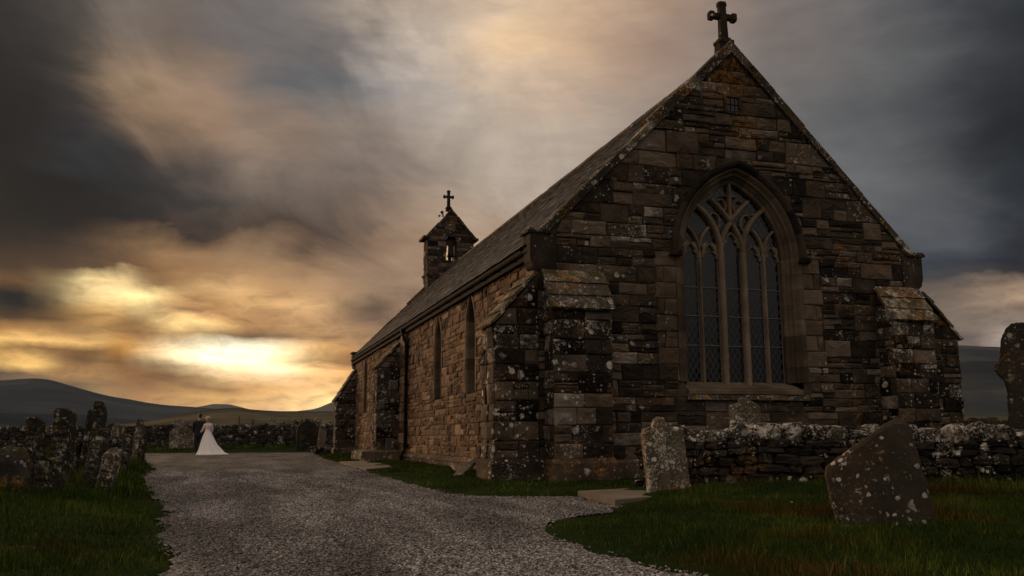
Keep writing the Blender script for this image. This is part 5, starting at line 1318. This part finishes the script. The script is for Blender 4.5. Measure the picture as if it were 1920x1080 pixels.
# cross-carved thick stone by the end of the wall
loc = (.08, -5.0, gz1(.08, -5.0)-.03)
cg = thing('gravestone', 'thick pale gravestone with raised cross and knobbed top, at the near wall end', 'gravestone', loc, -.22, GRP); cg.rotation_euler = (R(-2), R(-4.5), -.22)
P = [(-.25, 0), (.25, 0), (.245, .74), (.16, .765), (.07, .77), (-.05, .755), (-.14, .75), (-.255, .72)]
P = [(x, z if z > 0 else -.2) for x, z in P]
slab_mesh(P, .20, .02, .006, (.55, .4, .85)).build('body', M['grave_pale'], cg)
P = [(-.055, -.15), (.055, -.15), (.05, .55), (.075, .62), (.07, .74), (.085, .80), (.06, .875), (0, .895), (-.055, .87), (-.085, .80), (-.07, .74), (-.08, .62), (-.055, .55)]
o = slab_mesh(P, .16, .025, .005, (.7, .7, .95)).build('carved_cross', M['grave_pale'], cg); o.location = (-.045, -.055, 0)
# big leaning stone in the foreground grass
loc = (-.06, -8.98, gz1(-.06, -8.98)-.05)
headstone('gravestone', 'big brown gravestone leaning in the near grass, top sloping up to a pale corner', [(-.36, 0), (.37, 0), (.375, .4), (.37, .78), (.365, .80), (.34, .83), (.29, .845), (.22, .835), (.05, .755), (-.12, .68), (-.27, .605), (-.335, .565), (-.358, .50)], .13, loc, -.42, M['grave_brown'], tilt=(-5, -9), bev=.03, group=GRP, col=(.3, .3, .7), jit=.005)
# small one between the wall and the church
headstone('gravestone', 'small brown gravestone with notched shoulder between the near wall and the gable', [(-.25, 0), (.25, 0), (.24, .80), (.19, .86), (.02, .945), (-.06, .96), (-.10, .93), (-.11, .87), (-.20, .845), (-.25, .82)], .13, (2.78, -2.35, gz1(2.78, -2.35)+.36), -.35, M['grave_pale'], tilt=(-3, 2), bev=.02, group=GRP, col=(.55, .5, .8))
headstone('gravestone', 'low rounded stone just showing above the near wall under the right of the window', [(-.24, 0), (.24, 0)]+arc2(0, .72, .24, 0, math.pi, 8, .14), .14, (4.5, -2.6, gz1(4.5, -2.6)), -.3, M['grave_dark'], group=GRP)
# tall shouldered stone at the far right
hp_ = [(-.28, 0), (.42, 0), (.42, 1.55), (.5, 1.63), (.50, 1.95), (.40, 2.15), (.22, 2.32), (.02, 2.38), (-.12, 2.36), (-.20, 2.26), (-.255, 2.12), (-.27, 1.95), (-.285, 1.8), (-.34, 1.74), (-.35, 1.66), (-.30, 1.58), (-.24, 1.52), (-.20, 1.40), (-.19, 1.0)]
headstone('gravestone', 'tall dark gravestone with lobed shoulders, tallest of all, standing behind the near wall', hp_, .17, (6.12, -4.45, gz1(6.1, -4.4)-.02), -.75, M['grave_dark'], tilt=(0, 3), bev=.025, group=GRP, jit=.006)

# stones left of the path: mostly seen edge on
def rough_top(w_, h, s=.03, slope=0):
    top = [(w_/2-w_*k/5, h+rnd.uniform(-s, s)+slope*(k/5-.5)) for k in range(6)]
    return [(-w_/2*.96, 0), (w_/2*.96, 0)]+top
LS_ = [   # label, place, width, height, thickness, turn, material, lean to the right, slope of the top
 ('tall dark gravestone with orange lichen on its broad top, left of the path', (-7.18, -1.35), .42, 1.10, .20, .28, 'grave_dark', 0, .04),
 ('thin dark slab with a white tip just behind the tall stone left of the path', (-7.12, -.1), .30, 1.09, .07, .15, 'grave_dark', 5, .1),
 ('mossy upright stone with tapering orange tip behind the cluster left of the path', (-7.9, 7.3), .45, 1.40, .22, .25, 'grave_dark', 3, .25),
 ('broken stump with a pale splintered top in the cluster left of the path', (-6.52, -2.35), .26, .57, .19, .25, 'grave_brown', 9, -.1),
 ('dark leaning stone with orange cap between the tall stone and the slim slab', (-7.02, .55), .34, .88, .16, .2, 'grave_dark', 8, .0),
 ('slim sunlit slab seen edge on, with orange top, beside the grass verge', (-6.88, 1.3), .50, .96, .075, .32, 'grave_brown', 7, .0),
 ('knobbly grey stone with white lichen in front of the slim slab', (-6.72, -.4), .2, .74, .14, .3, 'grave_dark', 8, .0),
 ('thick leaning stone with bright slanted top at the left edge of the path', (-7.72, 14.8), .40, 1.26, .19, .2, 'grave_brown', 4, .18),
 ('low mossy stub standing before the bright-topped leaning stone', (-7.45, 13.0), .3, .70, .16, .3, 'grave_dark', 7, .05),
 ('short stone with rusty orange lichen on top, right of the tall dark stone', (-7.2, .0), .3, .66, .26, .5, 'grave_dark', -3, .0),
 ('low dark slab at the far left, before the pale boulder', (-7.35, -2.75), .36, .58, .16, .6, 'grave_dark', 4, .05),
 ('dark leaning slab just behind the splintered stump', (-6.78, -1.75), .40, .72, .15, .3, 'grave_dark', 10, .04),
 ('squat dark stone nearest the camera in the left cluster', (-7.0, -3.2), .30, .46, .20, .5, 'grave_dark', -4, -.03),
 ('narrow dark stone on the verge between the slim slab and the bright-topped one', (-7.15, 6.0), .32, .80, .14, .2, 'grave_dark', 6, .03),
 ('dark slab behind the tall stone, leaning the other way', (-7.75, .2), .42, .98, .15, .35, 'grave_dark', -5, .06),
]
for lab, (x, y), wd, h, th, off, mk, lean, slp in LS_:
    az_ = math.atan2(x-CAMP.x, y-CAMP.y)
    o = headstone('gravestone', lab, rough_top(wd, h, .03, slp), th, (x, y, gz1(x, y)*.4-.03), math.pi/2-az_-off, M[mk], tilt=(lean, 0), bev=.035, group=GRP, jit=.012, col=(rnd.uniform(.3, .7), rnd.random(), 1.0))
headstone('gravestone', 'small dark round-topped gravestone beyond the left cluster, by the field wall', [(-.42, 0), (.42, 0), (.42, 1.1)]+arc2(0, 1.1, .42, 0, math.pi, 10)[1:-1]+[(-.42, 1.1)], .16, (-10.5, 33.4, gz1(-10.5, 33.4)), -.1, M['grave_dark'], group=GRP)
headstone('gravestone', 'broad pale speckled gravestone with shallow arched top, left of the couple', [(-.62, 0), (.62, 0), (.62, .82), (.5, .98), (.28, 1.13), (0, 1.2), (-.28, 1.13), (-.5, .98), (-.62, .82)], .18, (-7.5, 37.4, gz1(-7.5, 37.4)), .15, M['grave_pale'], group=GRP, col=(.3, .4, .9))
headstone('gravestone', 'big dark headstone with rounded shoulders in front of the field wall near the church', [(-.54, 0), (.54, 0), (.54, 1.15), (.50, 1.30), (.36, 1.44), (.18, 1.52), (-.02, 1.55), (-.2, 1.5), (-.4, 1.38), (-.52, 1.2)], .2, (-1.12, 34.6, gz1(-1.12, 34.6)), .1, M['grave_dark'], tilt=(0, 1.5), group=GRP)
headstone('gravestone', 'pale slab leaning sideways against the big dark headstone', [(-.24, 0), (.24, 0), (.24, .95), (.1, 1.02), (-.24, 1.18)], .1, (-.42, 34.2, gz1(-.42, 34.2)+.05), .55, M['grave_pale'], tilt=(0, 9), group=GRP, col=(.9, .5, .3))
headstone('gravestone', 'white lichened stone poking up beyond the field wall right of the couple', [(-.3, 0), (.3, 0), (.33, 1.55), (.15, 1.72), (.1, 1.62), (-.1, 1.75), (-.33, 1.5)], .2, (-2.45, 43.4, gz1(-2.45, 43.4)), 0, M['grave_pale'], group=GRP, col=(.9, .5, 1))
headstone('gravestone', 'second pale stone behind the field wall, left of the couple', [(-.4, 0), (.4, 0), (.3, 1.45), (.1, 1.62), (-.2, 1.55), (-.4, 1.4)], .2, (-8.0, 43.6, gz1(-8, 43.6)), 0, M['grave_pale'], group=GRP, col=(.8, .3, 1))
for lab, (x, y), h, w_ in (('thin wooden post standing beyond the field wall', (-4.5, 43.5), 1.75, .09), ('short brown post by the field wall, between thin post and white stone', (-3.7, 43.4), 1.6, .16)):
    mb = MB(); mb.tube([(0, 0, -.2), (.01, 0, h*.5), (.0, .0, h-.03), (0, 0, h)], [w_/2, w_/2*.95, w_/2*.9, w_/2*.6], 8)
    o = mb.build('fence_post', plain('weathered_post_wood', (.07, .05, .035), .9), None); o.location = (x, y, gz1(x, y)); tag(o, lab, 'post')
# boulders in the dark corner on the left
for lab, (x, y), s in (('rounded pale boulder at the far left edge of the churchyard', (-8.15, -1.5), (.24, .24, .52)), ('low dark boulder below the pale boulder on the left', (-7.3, -3.9), (.26, .24, .36)), ('small rough boulder at the foot of the tall dark stone', (-6.95, -2.9), (.14, .14, .14))):
    mb = MB(); rock(mb, Vector((0, 0, s[2]*.45)), X_, Y_, Z_, *s, (rnd.uniform(.5, .9), rnd.random(), .8), n=4, ex=2.3)
    o = mb.build('boulder', M['grave_dark'] if 'dark' in lab else M['grave_brown']); o.location = (x, y, gz1(x, y)-.05); tag(o, lab, 'boulder')
for lab, (x, y), rz_, tl_ in (('long pale fallen slab lying against the church plinth', (-.55, 3.2), 1.45, .10), ('short fallen slab tilted on end beside the long one by the plinth', (-.75, 1.75), .9, .38)):
    mb = MB(); rock(mb, Vector((0, 0, .03)), X_, Y_, Z_, .42 if 'long' in lab else .26, .10, .05, (.85, rnd.random(), .6), n=4, ex=6)
    o = mb.build('fallen_slab', M['grave_pale']); o.location = (x, y, gz1(x, y)+.05); o.rotation_euler = (.1, -tl_, rz_); tag(o, lab, 'stone slab')
mb = MB()
for k in range(9): rock(mb, Vector((rnd.uniform(-.5, .5), rnd.uniform(-.3, .3), rnd.uniform(.05, .3))), X_, Y_, Z_, rnd.uniform(.15, .3), rnd.uniform(.15, .25), rnd.uniform(.08, .16), (rnd.random(), rnd.random(), .8), n=3)
o = mb.build('rubble_heap', M['drywall_far']); o.location = (-.95, 27.2, gz1(-.95, 27.2)); tag(o, 'low heap of rubble beside the far corner buttress', 'rubble heap')

# ------------------------------------------------------------------ the couple
def skinned(name, nodes, edges, mat, parent=None, sub=2, root=0):
    me = bpy.data.meshes.new(name); me.from_pydata([n[:3] for n in nodes], edges, [])
    o = bpy.data.objects.new(name, me); COL.objects.link(o)
    md = o.modifiers.new('skin', 'SKIN'); md.use_smooth_shade = True
    for k, n in enumerate(nodes):
        sv = me.skin_vertices[0].data[k]; r_ = n[3]; sv.radius = r_ if isinstance(r_, tuple) else (r_, r_); sv.use_root = (k == root)
    ms = o.modifiers.new('sub', 'SUBSURF'); ms.levels = sub; ms.render_levels = sub
    dg = bpy.context.evaluated_depsgraph_get(); ev = o.evaluated_get(dg); m2 = bpy.data.meshes.new_from_object(ev)
    o.modifiers.clear(); o.data = m2; m2.name = name; m2.materials.clear(); m2.materials.append(mat)
    for p in m2.polygons: p.use_smooth = True
    if parent: o.parent = parent
    return o
def rings_mesh(rings, n=24, col=(.5, .5, .2), fold=0, folds=9):
    """loft of ellipses (cx, cy, z, rx, ry); fold = radial wave of the cloth"""
    mb = MB(); vs = []; fs = []
    for i_, (cx, cy, z, rx, ry) in enumerate(rings):
        f = fold*i_/(len(rings)-1)
        for k in range(n):
            a = 2*math.pi*k/n; w_ = 1+f*math.sin(a*folds+math.sin(a*2)*1.5)
            vs.append((cx+rx*math.cos(a)*w_, cy+ry*math.sin(a)*w_, z))
    for i_ in range(len(rings)-1):
        for k in range(n): fs.append((i_*n+k, i_*n+(k+1) % n, (i_+1)*n+(k+1) % n, (i_+1)*n+k))
    fs.append(tuple(range(n))[::-1]); fs.append(tuple((len(rings)-1)*n+k for k in range(n)))
    mb.add(vs, fs, col); return mb
M['skin'] = plain('skin', (.42, .25, .18), .6, var=.08)
M['suit'] = plain('dark_suit_cloth', (.010, .010, .012), .85, var=.2)
M['shoe'] = plain('black_leather', (.01, .01, .01), .35)
M['hair_dark'] = plain('dark_hair', (.012, .010, .008), .6, var=.4, scale=60)
M['hair_blonde'] = plain('blonde_hair', (.42, .27, .13), .55, var=.35, scale=60)
M['satin'] = plain('ivory_wedding_gown', (.86, .80, .76), .6, var=.05, scale=5)
M['shawl'] = plain('blush_tulle_top', (.74, .57, .54), .8, var=.1, scale=14)
M['hair_glow'] = plain('pale_hair_halo', (.85, .78, .62), .7, var=.15, scale=40)  # pale tone imitating the bright halo around the hair
def head_nodes(z, face=1, x=0, y=0):
    return [(x, y, z-.15, .052), (x, y, z-.08, .056), (x, y+.008*face, z-.02, (.068, .072)), (x, y+.012*face, z+.05, (.074, .088)), (x, y+.008*face, z+.11, (.062, .072))]
def hand(nodes, edges, wi, wrist, d, side, curl):
    """palm and five fingers growing from node wi; d = pointing direction, side = across the palm, curl = bend direction"""
    d = d.normalized(); side = side.normalized()
    pc = wrist+d*.055; nodes.append((*pc, (.020, .034))); edges.append((wi, len(nodes)-1)); pi = len(nodes)-1
    for k, (o_, L) in enumerate(((-.030, .072), (-.010, .082), (.010, .076), (.029, .060))):
        b = pc+d*.035+side*o_; m_ = b+d*L*.5+curl*.006; e = m_+d*L*.42+curl*.02
        i0 = len(nodes); nodes += [(*b, .009), (*m_, .0085), (*e, .007)]; edges += [(pi, i0), (i0, i0+1), (i0+1, i0+2)]
    b = pc-d*.02-side*.036; m_ = b+d*.03-side*.02; e = m_+d*.028+curl*.008
    i0 = len(nodes); nodes += [(*b, .011), (*m_, .010), (*e, .008)]; edges += [(pi, i0), (i0, i0+1), (i0+1, i0+2)]
# man: back to us, head bent towards the woman on his right-hand side of the picture
man = thing('person', 'man in dark suit with his back turned, head bent towards the woman', 'person', (-6.38, 28.75, 0.0), -.12); man.scale = (1.05, 1.05, 1.04)
N_ = [(0, 0, .93, (.10, .07)), (0, 0, 1.08, (.10, .07)), (0, .0, 1.25, (.11, .07)), (0, .0, 1.38, (.09, .06)), (.0, .01, 1.49, (.058, .055)), (.015, .02, 1.55, .055), (.03, .03, 1.62, (.07, .078)), (.04, .035, 1.70, (.074, .088)), (.045, .03, 1.765, (.062, .072)),
      (-.19, 0, 1.39, .04), (-.235, .01, 1.14, .036), (-.215, .07, .90, .034),
      (.19, .0, 1.39, .04), (.25, .10, 1.18, .036), (.34, .20, 1.08, .034),
      (-.09, 0, .86, .06), (-.095, .01, .50, .05), (-.10, -.01, .10, .045), (-.10, .10, .04, (.042, .035)), (-.10, .17, .03, (.036, .025)),
      (.09, 0, .86, .06), (.095, .01, .50, .05), (.10, -.01, .10, .045), (.10, .10, .04, (.042, .035)), (.10, .17, .03, (.036, .025)),
      (.055, .115, 1.69, .012)]
E_ = [(0, 1), (1, 2), (2, 3), (3, 4), (4, 5), (5, 6), (6, 7), (7, 8), (3, 9), (9, 10), (10, 11), (3, 12), (12, 13), (13, 14), (0, 15), (15, 16), (16, 17), (17, 18), (18, 19), (0, 20), (20, 21), (21, 22), (22, 23), (23, 24), (7, 25)]
hand(N_, E_, 11, Vector(N_[11][:3]), Vector((.05, .15, -1)), Vector((.2, 1, .1)), Vector((.6, .2, 0)))
hand(N_, E_, 14, Vector(N_[14][:3]), Vector((.8, .35, -.1)), Vector((0, -.2, 1)), Vector((.1, -.6, 0)))
skinned('body', N_, E_, M['skin'], man)
J = [(0, 0, .80, (.165, .125)), (0, 0, .95, (.17, .125)), (0, 0, 1.10, (.16, .115)), (0, 0, 1.26, (.19, .12)), (0, 0, 1.40, (.20, .125)), (0, .008, 1.50, (.105, .098)),
     (-.195, 0, 1.39, .085), (-.24, .01, 1.14, .062), (-.218, .065, .93, .048), (.195, 0, 1.39, .085), (.255, .10, 1.18, .062), (.33, .19, 1.09, .048)]
skinned('jacket', J, [(0, 1), (1, 2), (2, 3), (3, 4), (4, 5), (4, 6), (6, 7), (7, 8), (4, 9), (9, 10), (10, 11)], M['suit'], man, root=1)
T_ = [(0, 0, .95, (.16, .12)), (-.09, 0, .82, .105), (-.097, .01, .50, .082), (-.10, -.01, .08, .066), (.09, 0, .82, .105), (.097, .01, .50, .082), (.10, -.01, .08, .066)]
skinned('trousers', T_, [(0, 1), (1, 2), (2, 3), (0, 4), (4, 5), (5, 6)], M['suit'], man)
for s in (-1, 1):
    mb = rings_mesh([(s*.10, .055, .0, .048, .145), (s*.10, .055, .03, .052, .15), (s*.10, .035, .07, .048, .11), (s*.10, -.01, .11, .045, .055)], 16); mb.build('shoe', M['shoe'], man, True)
mb = MB(); rock(mb, Vector((.043, .008, 1.725)), X_, Y_, Z_, .090, .104, .092, (.5, .5, .5), n=4, ex=2); rock(mb, Vector((.04, -.03, 1.655)), X_, Y_, Z_, .074, .055, .06, (.5, .5, .5), n=4, ex=2)
mb.build('hair', M['hair_dark'], man, True)
for s in (-1, 1):
    mb = MB(); rock(mb, Vector((.042+s*.078, .035, 1.69)), X_, Y_, Z_, .012, .022, .035, (.5, .5, .5), n=2, ex=2); mb.build('ear', M['skin'], man, True)
# woman: white gown with a train trailing to the right
wom = thing('person', 'woman in white wedding gown with trailing train, blush top, blonde hair', 'person', (-5.98, 28.6, 0.0), -.1); wom.scale = (1.0, 1.0, .965)
N_ = [(0, 0, 1.0, (.09, .07)), (0, 0, 1.14, (.07, .055)), (0, 0, 1.28, (.08, .055)), (0, 0, 1.38, (.075, .05)), (-.01, .01, 1.475, .05), (-.015, .015, 1.53, .046), (-.03, .02, 1.59, (.064, .07)), (-.035, .025, 1.665, (.068, .08)), (-.035, .02, 1.725, (.056, .065)),
      (-.155, 0, 1.37, .03), (-.21, -.02, 1.18, .026), (-.335, .05, 1.02, .028), (.155, 0, 1.37, .03), (.19, .03, 1.15, .026), (.16, .14, 1.02, .028),
      (-.08, 0, .92, .085), (-.08, 0, .5, .055), (-.08, 0, .12, .04), (-.08, .1, .05, .035), (.08, 0, .92, .085), (.08, 0, .5, .055), (.08, 0, .12, .04), (.08, .1, .05, .035), (-.055, .10, 1.655, .011)]
E_ = [(0, 1), (1, 2), (2, 3), (3, 4), (4, 5), (5, 6), (6, 7), (7, 8), (3, 9), (9, 10), (10, 11), (3, 12), (12, 13), (13, 14), (0, 15), (15, 16), (16, 17), (17, 18), (0, 19), (19, 20), (20, 21), (21, 22), (7, 23)]
hand(N_, E_, 11, Vector(N_[11][:3]), Vector((-.7, .4, -.5)), Vector((.3, .2, 1)), Vector((0, .5, -.3)))
hand(N_, E_, 14, Vector(N_[14][:3]), Vector((-.4, .8, -.1)), Vector((0, .1, 1)), Vector((-.5, 0, 0)))
skinned('body', N_, E_, M['skin'], wom)
rg_ = [(0, 0, 1.30, .135, .105), (0, 0, 1.2, .125, .098), (0, 0, 1.12, .118, .095), (0, 0, 1.03, .15, .125), (.01, -.01, .88, .215, .19), (.03, -.03, .68, .29, .27), (.07, -.06, .45, .375, .36), (.13, -.09, .25, .47, .44), (.14, -.12, .10, .53, .50), (.175, -.15, .035, .60, .56), (.185, -.16, .006, .63, .58)]
mb = rings_mesh(rg_, 84, fold=.085, folds=11)
vs = []
for (x, y, z) in mb.v:   # the hem sweeps to a point on the right
    f = max(0, 1-z/.55)
    vs.append((x+f*f*(max(0, x-.1)*.22), y*(1-.25*f*max(0, min(1, x))), z))
mb.v = vs
mb.build('gown', M['satin'], wom, True)
S_ = [(0, 0, 1.14, (.145, .115)), (0, 0, 1.28, (.165, .125)), (0, 0, 1.39, (.15, .11)), (-.005, .008, 1.47, (.075, .07)), (-.16, 0, 1.385, .062), (-.215, -.02, 1.18, .052), (-.325, .045, 1.03, .04), (.16, 0, 1.385, .062), (.195, .03, 1.15, .052), (.165, .125, 1.03, .04)]
skinned('blouse', S_, [(0, 1), (1, 2), (2, 3), (2, 4), (4, 5), (5, 6), (2, 7), (7, 8), (8, 9)], M['shawl'], wom)
mb = MB(); rock(mb, Vector((-.035, .0, 1.69)), X_, Y_, Z_, .086, .10, .092, (.5, .5, .5), n=4, ex=2); rock(mb, Vector((-.035, -.075, 1.63)), X_, Y_, Z_, .06, .05, .055, (.5, .5, .5), n=4, ex=2)
mb.build('hair', M['hair_blonde'], wom, True)
mb = MB()
for k in range(15):  # added ring of pale beads standing in for the glow round her hair
    a = math.pi*(k/14); c_ = Vector((-.035+.094*math.cos(a), -.01, 1.69+.10*math.sin(a)))
    rock(mb, c_, X_, Y_, Z_, .017, .02, .017, (.5, .5, .5), n=2, ex=2)
mb.build('hair_halo', M['hair_glow'], wom, True)

# ------------------------------------------------------------------ trees and bushes
mt, t, bs = new_mat('dark_tree_leaf')
at = t.node('ShaderNodeAttribute', attribute_name='st'); sp = t.node('ShaderNodeSeparateColor', {0: at.outputs['Color']})
t.set(bs.inputs['Base Color'], t.ramp(sp.outputs[0], [(0, (.012, .018, .007)), (.5, (.03, .042, .014)), (1, (.06, .065, .022))])); bs.inputs['Roughness'].default_value = .7
M['leaf'] = mt
M['bark'] = plain('dark_bark', (.03, .024, .018), .95, bump=.5)
def tree(name, label, loc, h, w_, trunk_h, nl, leaf=.12, cat='tree', seed=0):
    rr = np.random.default_rng(seed); root = thing(name, label, cat, loc)
    mb = MB(); mb.tube([(0, 0, -.3), (.03*h, 0, trunk_h*.6), (0, .02*h, trunk_h), (.02*h, 0, h*.75)], [.05*h*.7, .035*h, .028*h, .006*h], 8)
    nb = 9; tips = []
    for k in range(nb):
        a = rr.uniform(0, 6.28); z0 = rr.uniform(.6, 1.3)*trunk_h; el_ = rr.uniform(.1, 1.1)
        e = Vector((math.cos(a)*w_*.42*math.cos(el_), math.sin(a)*w_*.42*math.cos(el_), min(h*.93, z0+h*.42*math.sin(el_)+.1*h)))
        s_ = Vector((0, 0, min(z0, h*.7))); mb.tube([s_, s_.lerp(e, .5)+Vector((0, 0, .03*h)), e], [.018*h, .011*h, .004*h], 6); tips.append(e); tips.append(s_.lerp(e, .6))
    mb.build('trunk', M['bark'], root)
    tips.append(Vector((0, 0, h*.85)))
    T = np.array([tuple(p) for p in tips]); ci = rr.integers(0, len(T), nl)
    cen = T[ci]+rr.normal(0, 1, (nl, 3))*np.array([w_*.13, w_*.13, h*.085])
    cen[:, 2] = np.clip(cen[:, 2], trunk_h*.35, h)
    a = rr.uniform(-1, 1, (nl, 3)); a /= np.linalg.norm(a, axis=1)[:, None]; b = np.cross(a, rr.uniform(-1, 1, (nl, 3))); b /= np.linalg.norm(b, axis=1)[:, None]
    s_ = leaf*rr.uniform(.6, 1.3, (nl, 1))
    V = np.stack([cen-a*s_, cen-b*s_*.45, cen+a*s_, cen+b*s_*.45], 1).reshape(-1, 3)
    F = np.arange(nl*4).reshape(-1, 4)
    tone = np.repeat(np.stack([np.clip(rr.normal(.5, .22, nl)+(ci % 5-2)*.08, 0, 1), rr.random(nl), rr.random(nl)], -1), 4, 0)
    np_mesh('crown', V, F, tone, M['leaf'], root)
    return root
tree('tree', 'broad dark tree at the left edge under the big hill', (-38.5, 78.0, .3), 5.8, 11.0, 1.3, 9000, .22, seed=1)
tree('tree', 'smaller wispy tree beside the broad dark tree on the left', (-30.5, 80.0, .3), 4.4, 5.5, 1.1, 2600, .18, seed=2)
tree('tree', 'bushy tree seen past the right corner of the church', (60, 41, .3), 3.9, 6.0, .8, 4000, .2, seed=3)
tree('tree', 'second low tree past the right corner, beside the bushy one', (66.5, 42, .3), 2.9, 6.0, .6, 3500, .2, seed=4)
tree('bush', 'dark bush behind the field wall, left of the far church corner', (.2, 52, .3), 1.75, 4.0, .3, 6000, .12, 'bush', 5)
tree('bush', 'wider low bush behind the field wall close to the church corner', (4.0, 54, .3), 1.9, 6.0, .3, 8000, .12, 'bush', 6)
dry_wall('field_wall', (20, 12.5), (75, 12.5-17), 1.0, .5, 'distant dark wall beyond the right side of the church', M['drywall_far'], stone_h=(.14, .25), stone_l=(.4, .9), cope=(.3, .5), n=2, cope_n=2, both=False)

# ------------------------------------------------------------------ grass
mt, t, bs = new_mat('grass_blade')
at = t.node('ShaderNodeAttribute', attribute_name='st'); sp = t.node('ShaderNodeSeparateColor', {0: at.outputs['Color']})
green = t.ramp(sp.outputs[0], [(0, (.006, .013, .002)), (.45, (.032, .056, .006)), (.75, (.085, .112, .015)), (1, (.19, .19, .04))])
dead = t.ramp(sp.outputs[0], [(0, (.035, .015, .004)), (.6, (.095, .042, .010)), (1, (.20, .115, .035))])
t.set(bs.inputs['Base Color'], t.mix(sp.outputs[1], green, dead)); bs.inputs['Roughness'].default_value = .9; bs.inputs['Specular IOR Level'].default_value = .04
M['grass'] = mt
def off_slabs(x, y): return (seg_dist(x, y, np.array(SLAB1)) > -.03) & (seg_dist(x, y, np.array(SLAB2)) > -.05)
def grass(name, x0, x1, y0, y1, n, hmin, hmax, wd, smin=-.05, dead_=.25, seed=0, keep=None, long=0.0):
    rr = np.random.default_rng(seed); x = rr.uniform(x0, x1, n); y = rr.uniform(y0, y1, n)
    s = seg_dist(x, y, PATH); k = s > smin+rr.uniform(-.10, .20, n)
    k &= ~((x > XL-.1) & (x < XR+.1) & (y > -.05) & (y < LEN))
    if keep is not None: k &= keep(x, y)
    x, y, s = x[k], y[k], s[k]; n = len(x); z = gz(x, y, s)-.01
    cl = np.sin(x*3.1+np.sin(y*2.3)*2)*np.sin(y*3.7+np.sin(x*1.9)*2)
    cl2 = np.sin(x*1.13+1.0)*np.sin(y*1.41+.5)+.5*np.sin(x*2.9+y*2.1)
    h = (hmin+(hmax-hmin)*rr.random(n)**1.6)*(1+.45*cl)*np.clip(.35+s*2.2, .35, 1)
    if long: h = h*(1+long*np.clip(cl2, 0, 1)*rr.random(n))
    h = h*np.where(np.sin(x*5.3+np.sin(y*4.1)*2)*np.sin(y*6.1+np.sin(x*3.3)*2) > .72, 1.8, 1.0)
    a = rr.uniform(0, 6.28, n); lean = rr.uniform(.15, .8, n)*h; la = a+rr.normal(0, .6, n)+.3
    wx, wy = np.cos(a+1.57)*wd, np.sin(a+1.57)*wd
    B = np.stack([x, y, z], -1); Wd = np.stack([wx, wy, np.zeros(n)], -1)*rr.uniform(.6, 1.2, (n, 1))
    mid = B+np.stack([np.cos(la)*lean*.35, np.sin(la)*lean*.35, h*.62], -1); tip = B+np.stack([np.cos(la)*lean, np.sin(la)*lean, h*.95], -1)
    V = np.stack([B-Wd, B+Wd, mid-Wd*.7, mid+Wd*.7, tip], 1).reshape(-1, 3)
    o_ = np.arange(n)[:, None]*5
    F = np.concatenate([o_+np.array([[0, 1, 3]]), o_+np.array([[0, 3, 2]]), o_+np.array([[2, 3, 4]])], 0)
    dm = np.clip((cl2-.35)*1.8, 0, 1)*dead_*2.6+dead_*.12
    tone = np.stack([np.clip(rr.normal(.42, .2, n)+.12*cl+.20*np.sin(x*2.1+y*.7)*np.sin(y*1.7-x*.9), 0, 1), (rr.random(n) < dm)*rr.uniform(.5, 1, n), rr.random(n)], -1)
    return stuff(np_mesh(name, V, F, np.repeat(tone, 5, 0), M['grass']))
grass('grass', -2.7, 4.5, -11.5, -3.9, 150000, .022, .060, .0020, dead_=.40, seed=1, long=1.3, keep=off_slabs)
grass('grass', 3.5, 9.0, -9.5, -4.2, 26000, .05, .14, .004, dead_=.3, seed=2, long=.8)
grass('grass', -9.0, -5.1, -12.5, -3.0, 120000, .022, .065, .0022, dead_=.2, seed=3, long=.8)
grass('grass', -11, -5.6, -3.0, 14, 80000, .05, .14, .0042, dead_=.14, seed=4, long=.9)
grass('grass', -2.6, 2.2, -4.2, 13.5, 70000, .022, .06, .0035, dead_=.10, seed=5, keep=off_slabs)
grass('grass', 2.0, 9.5, -6.0, -.4, 24000, .03, .09, .004, dead_=.2, seed=6, keep=off_slabs)
grass('grass', -2.2, .3, 12.5, 33, 24000, .04, .08, .009, dead_=.08, seed=7, keep=off_slabs)
grass('grass', -20, 5, 33, 45, 60000, .06, .16, .014, dead_=.10, seed=8)
grass('grass', -22, -6.8, 12, 36, 40000, .08, .22, .012, dead_=.18, seed=9)
# single fallen leaf on the bank
mb = MB(); mb.add([(-.02, 0, 0), (0, -.014, .004), (.022, 0, .01), (0, .014, .004)], [(0, 1, 2, 3)]); o = mb.build('fallen_leaf', plain('orange_leaf', (.55, .22, .03), .7)); o.location = (.02, -7.6, gz1(.02, -7.6)+.075); o.rotation_euler = (.5, .3, .4); tag(o, 'tiny orange fallen leaf on the grass before the leaning stone', 'leaf')

# ------------------------------------------------------------------ the damp evening air
mt = bpy.data.materials.new('haze'); mt.use_nodes = True; tt = NT(mt.node_tree); tt.n.clear()
vol = tt.node('ShaderNodeVolumePrincipled', {'Color': (.42, .62, 1.0, 1), 'Density': 3.2e-5, 'Anisotropy': .2})
tt.node('ShaderNodeOutputMaterial', {'Volume': vol.outputs[0]})
mb = MB(); mb.box((-27000, -27000, -2.0), (27000, 27000, 345)); o = mb.build('haze', mt); stuff(o)
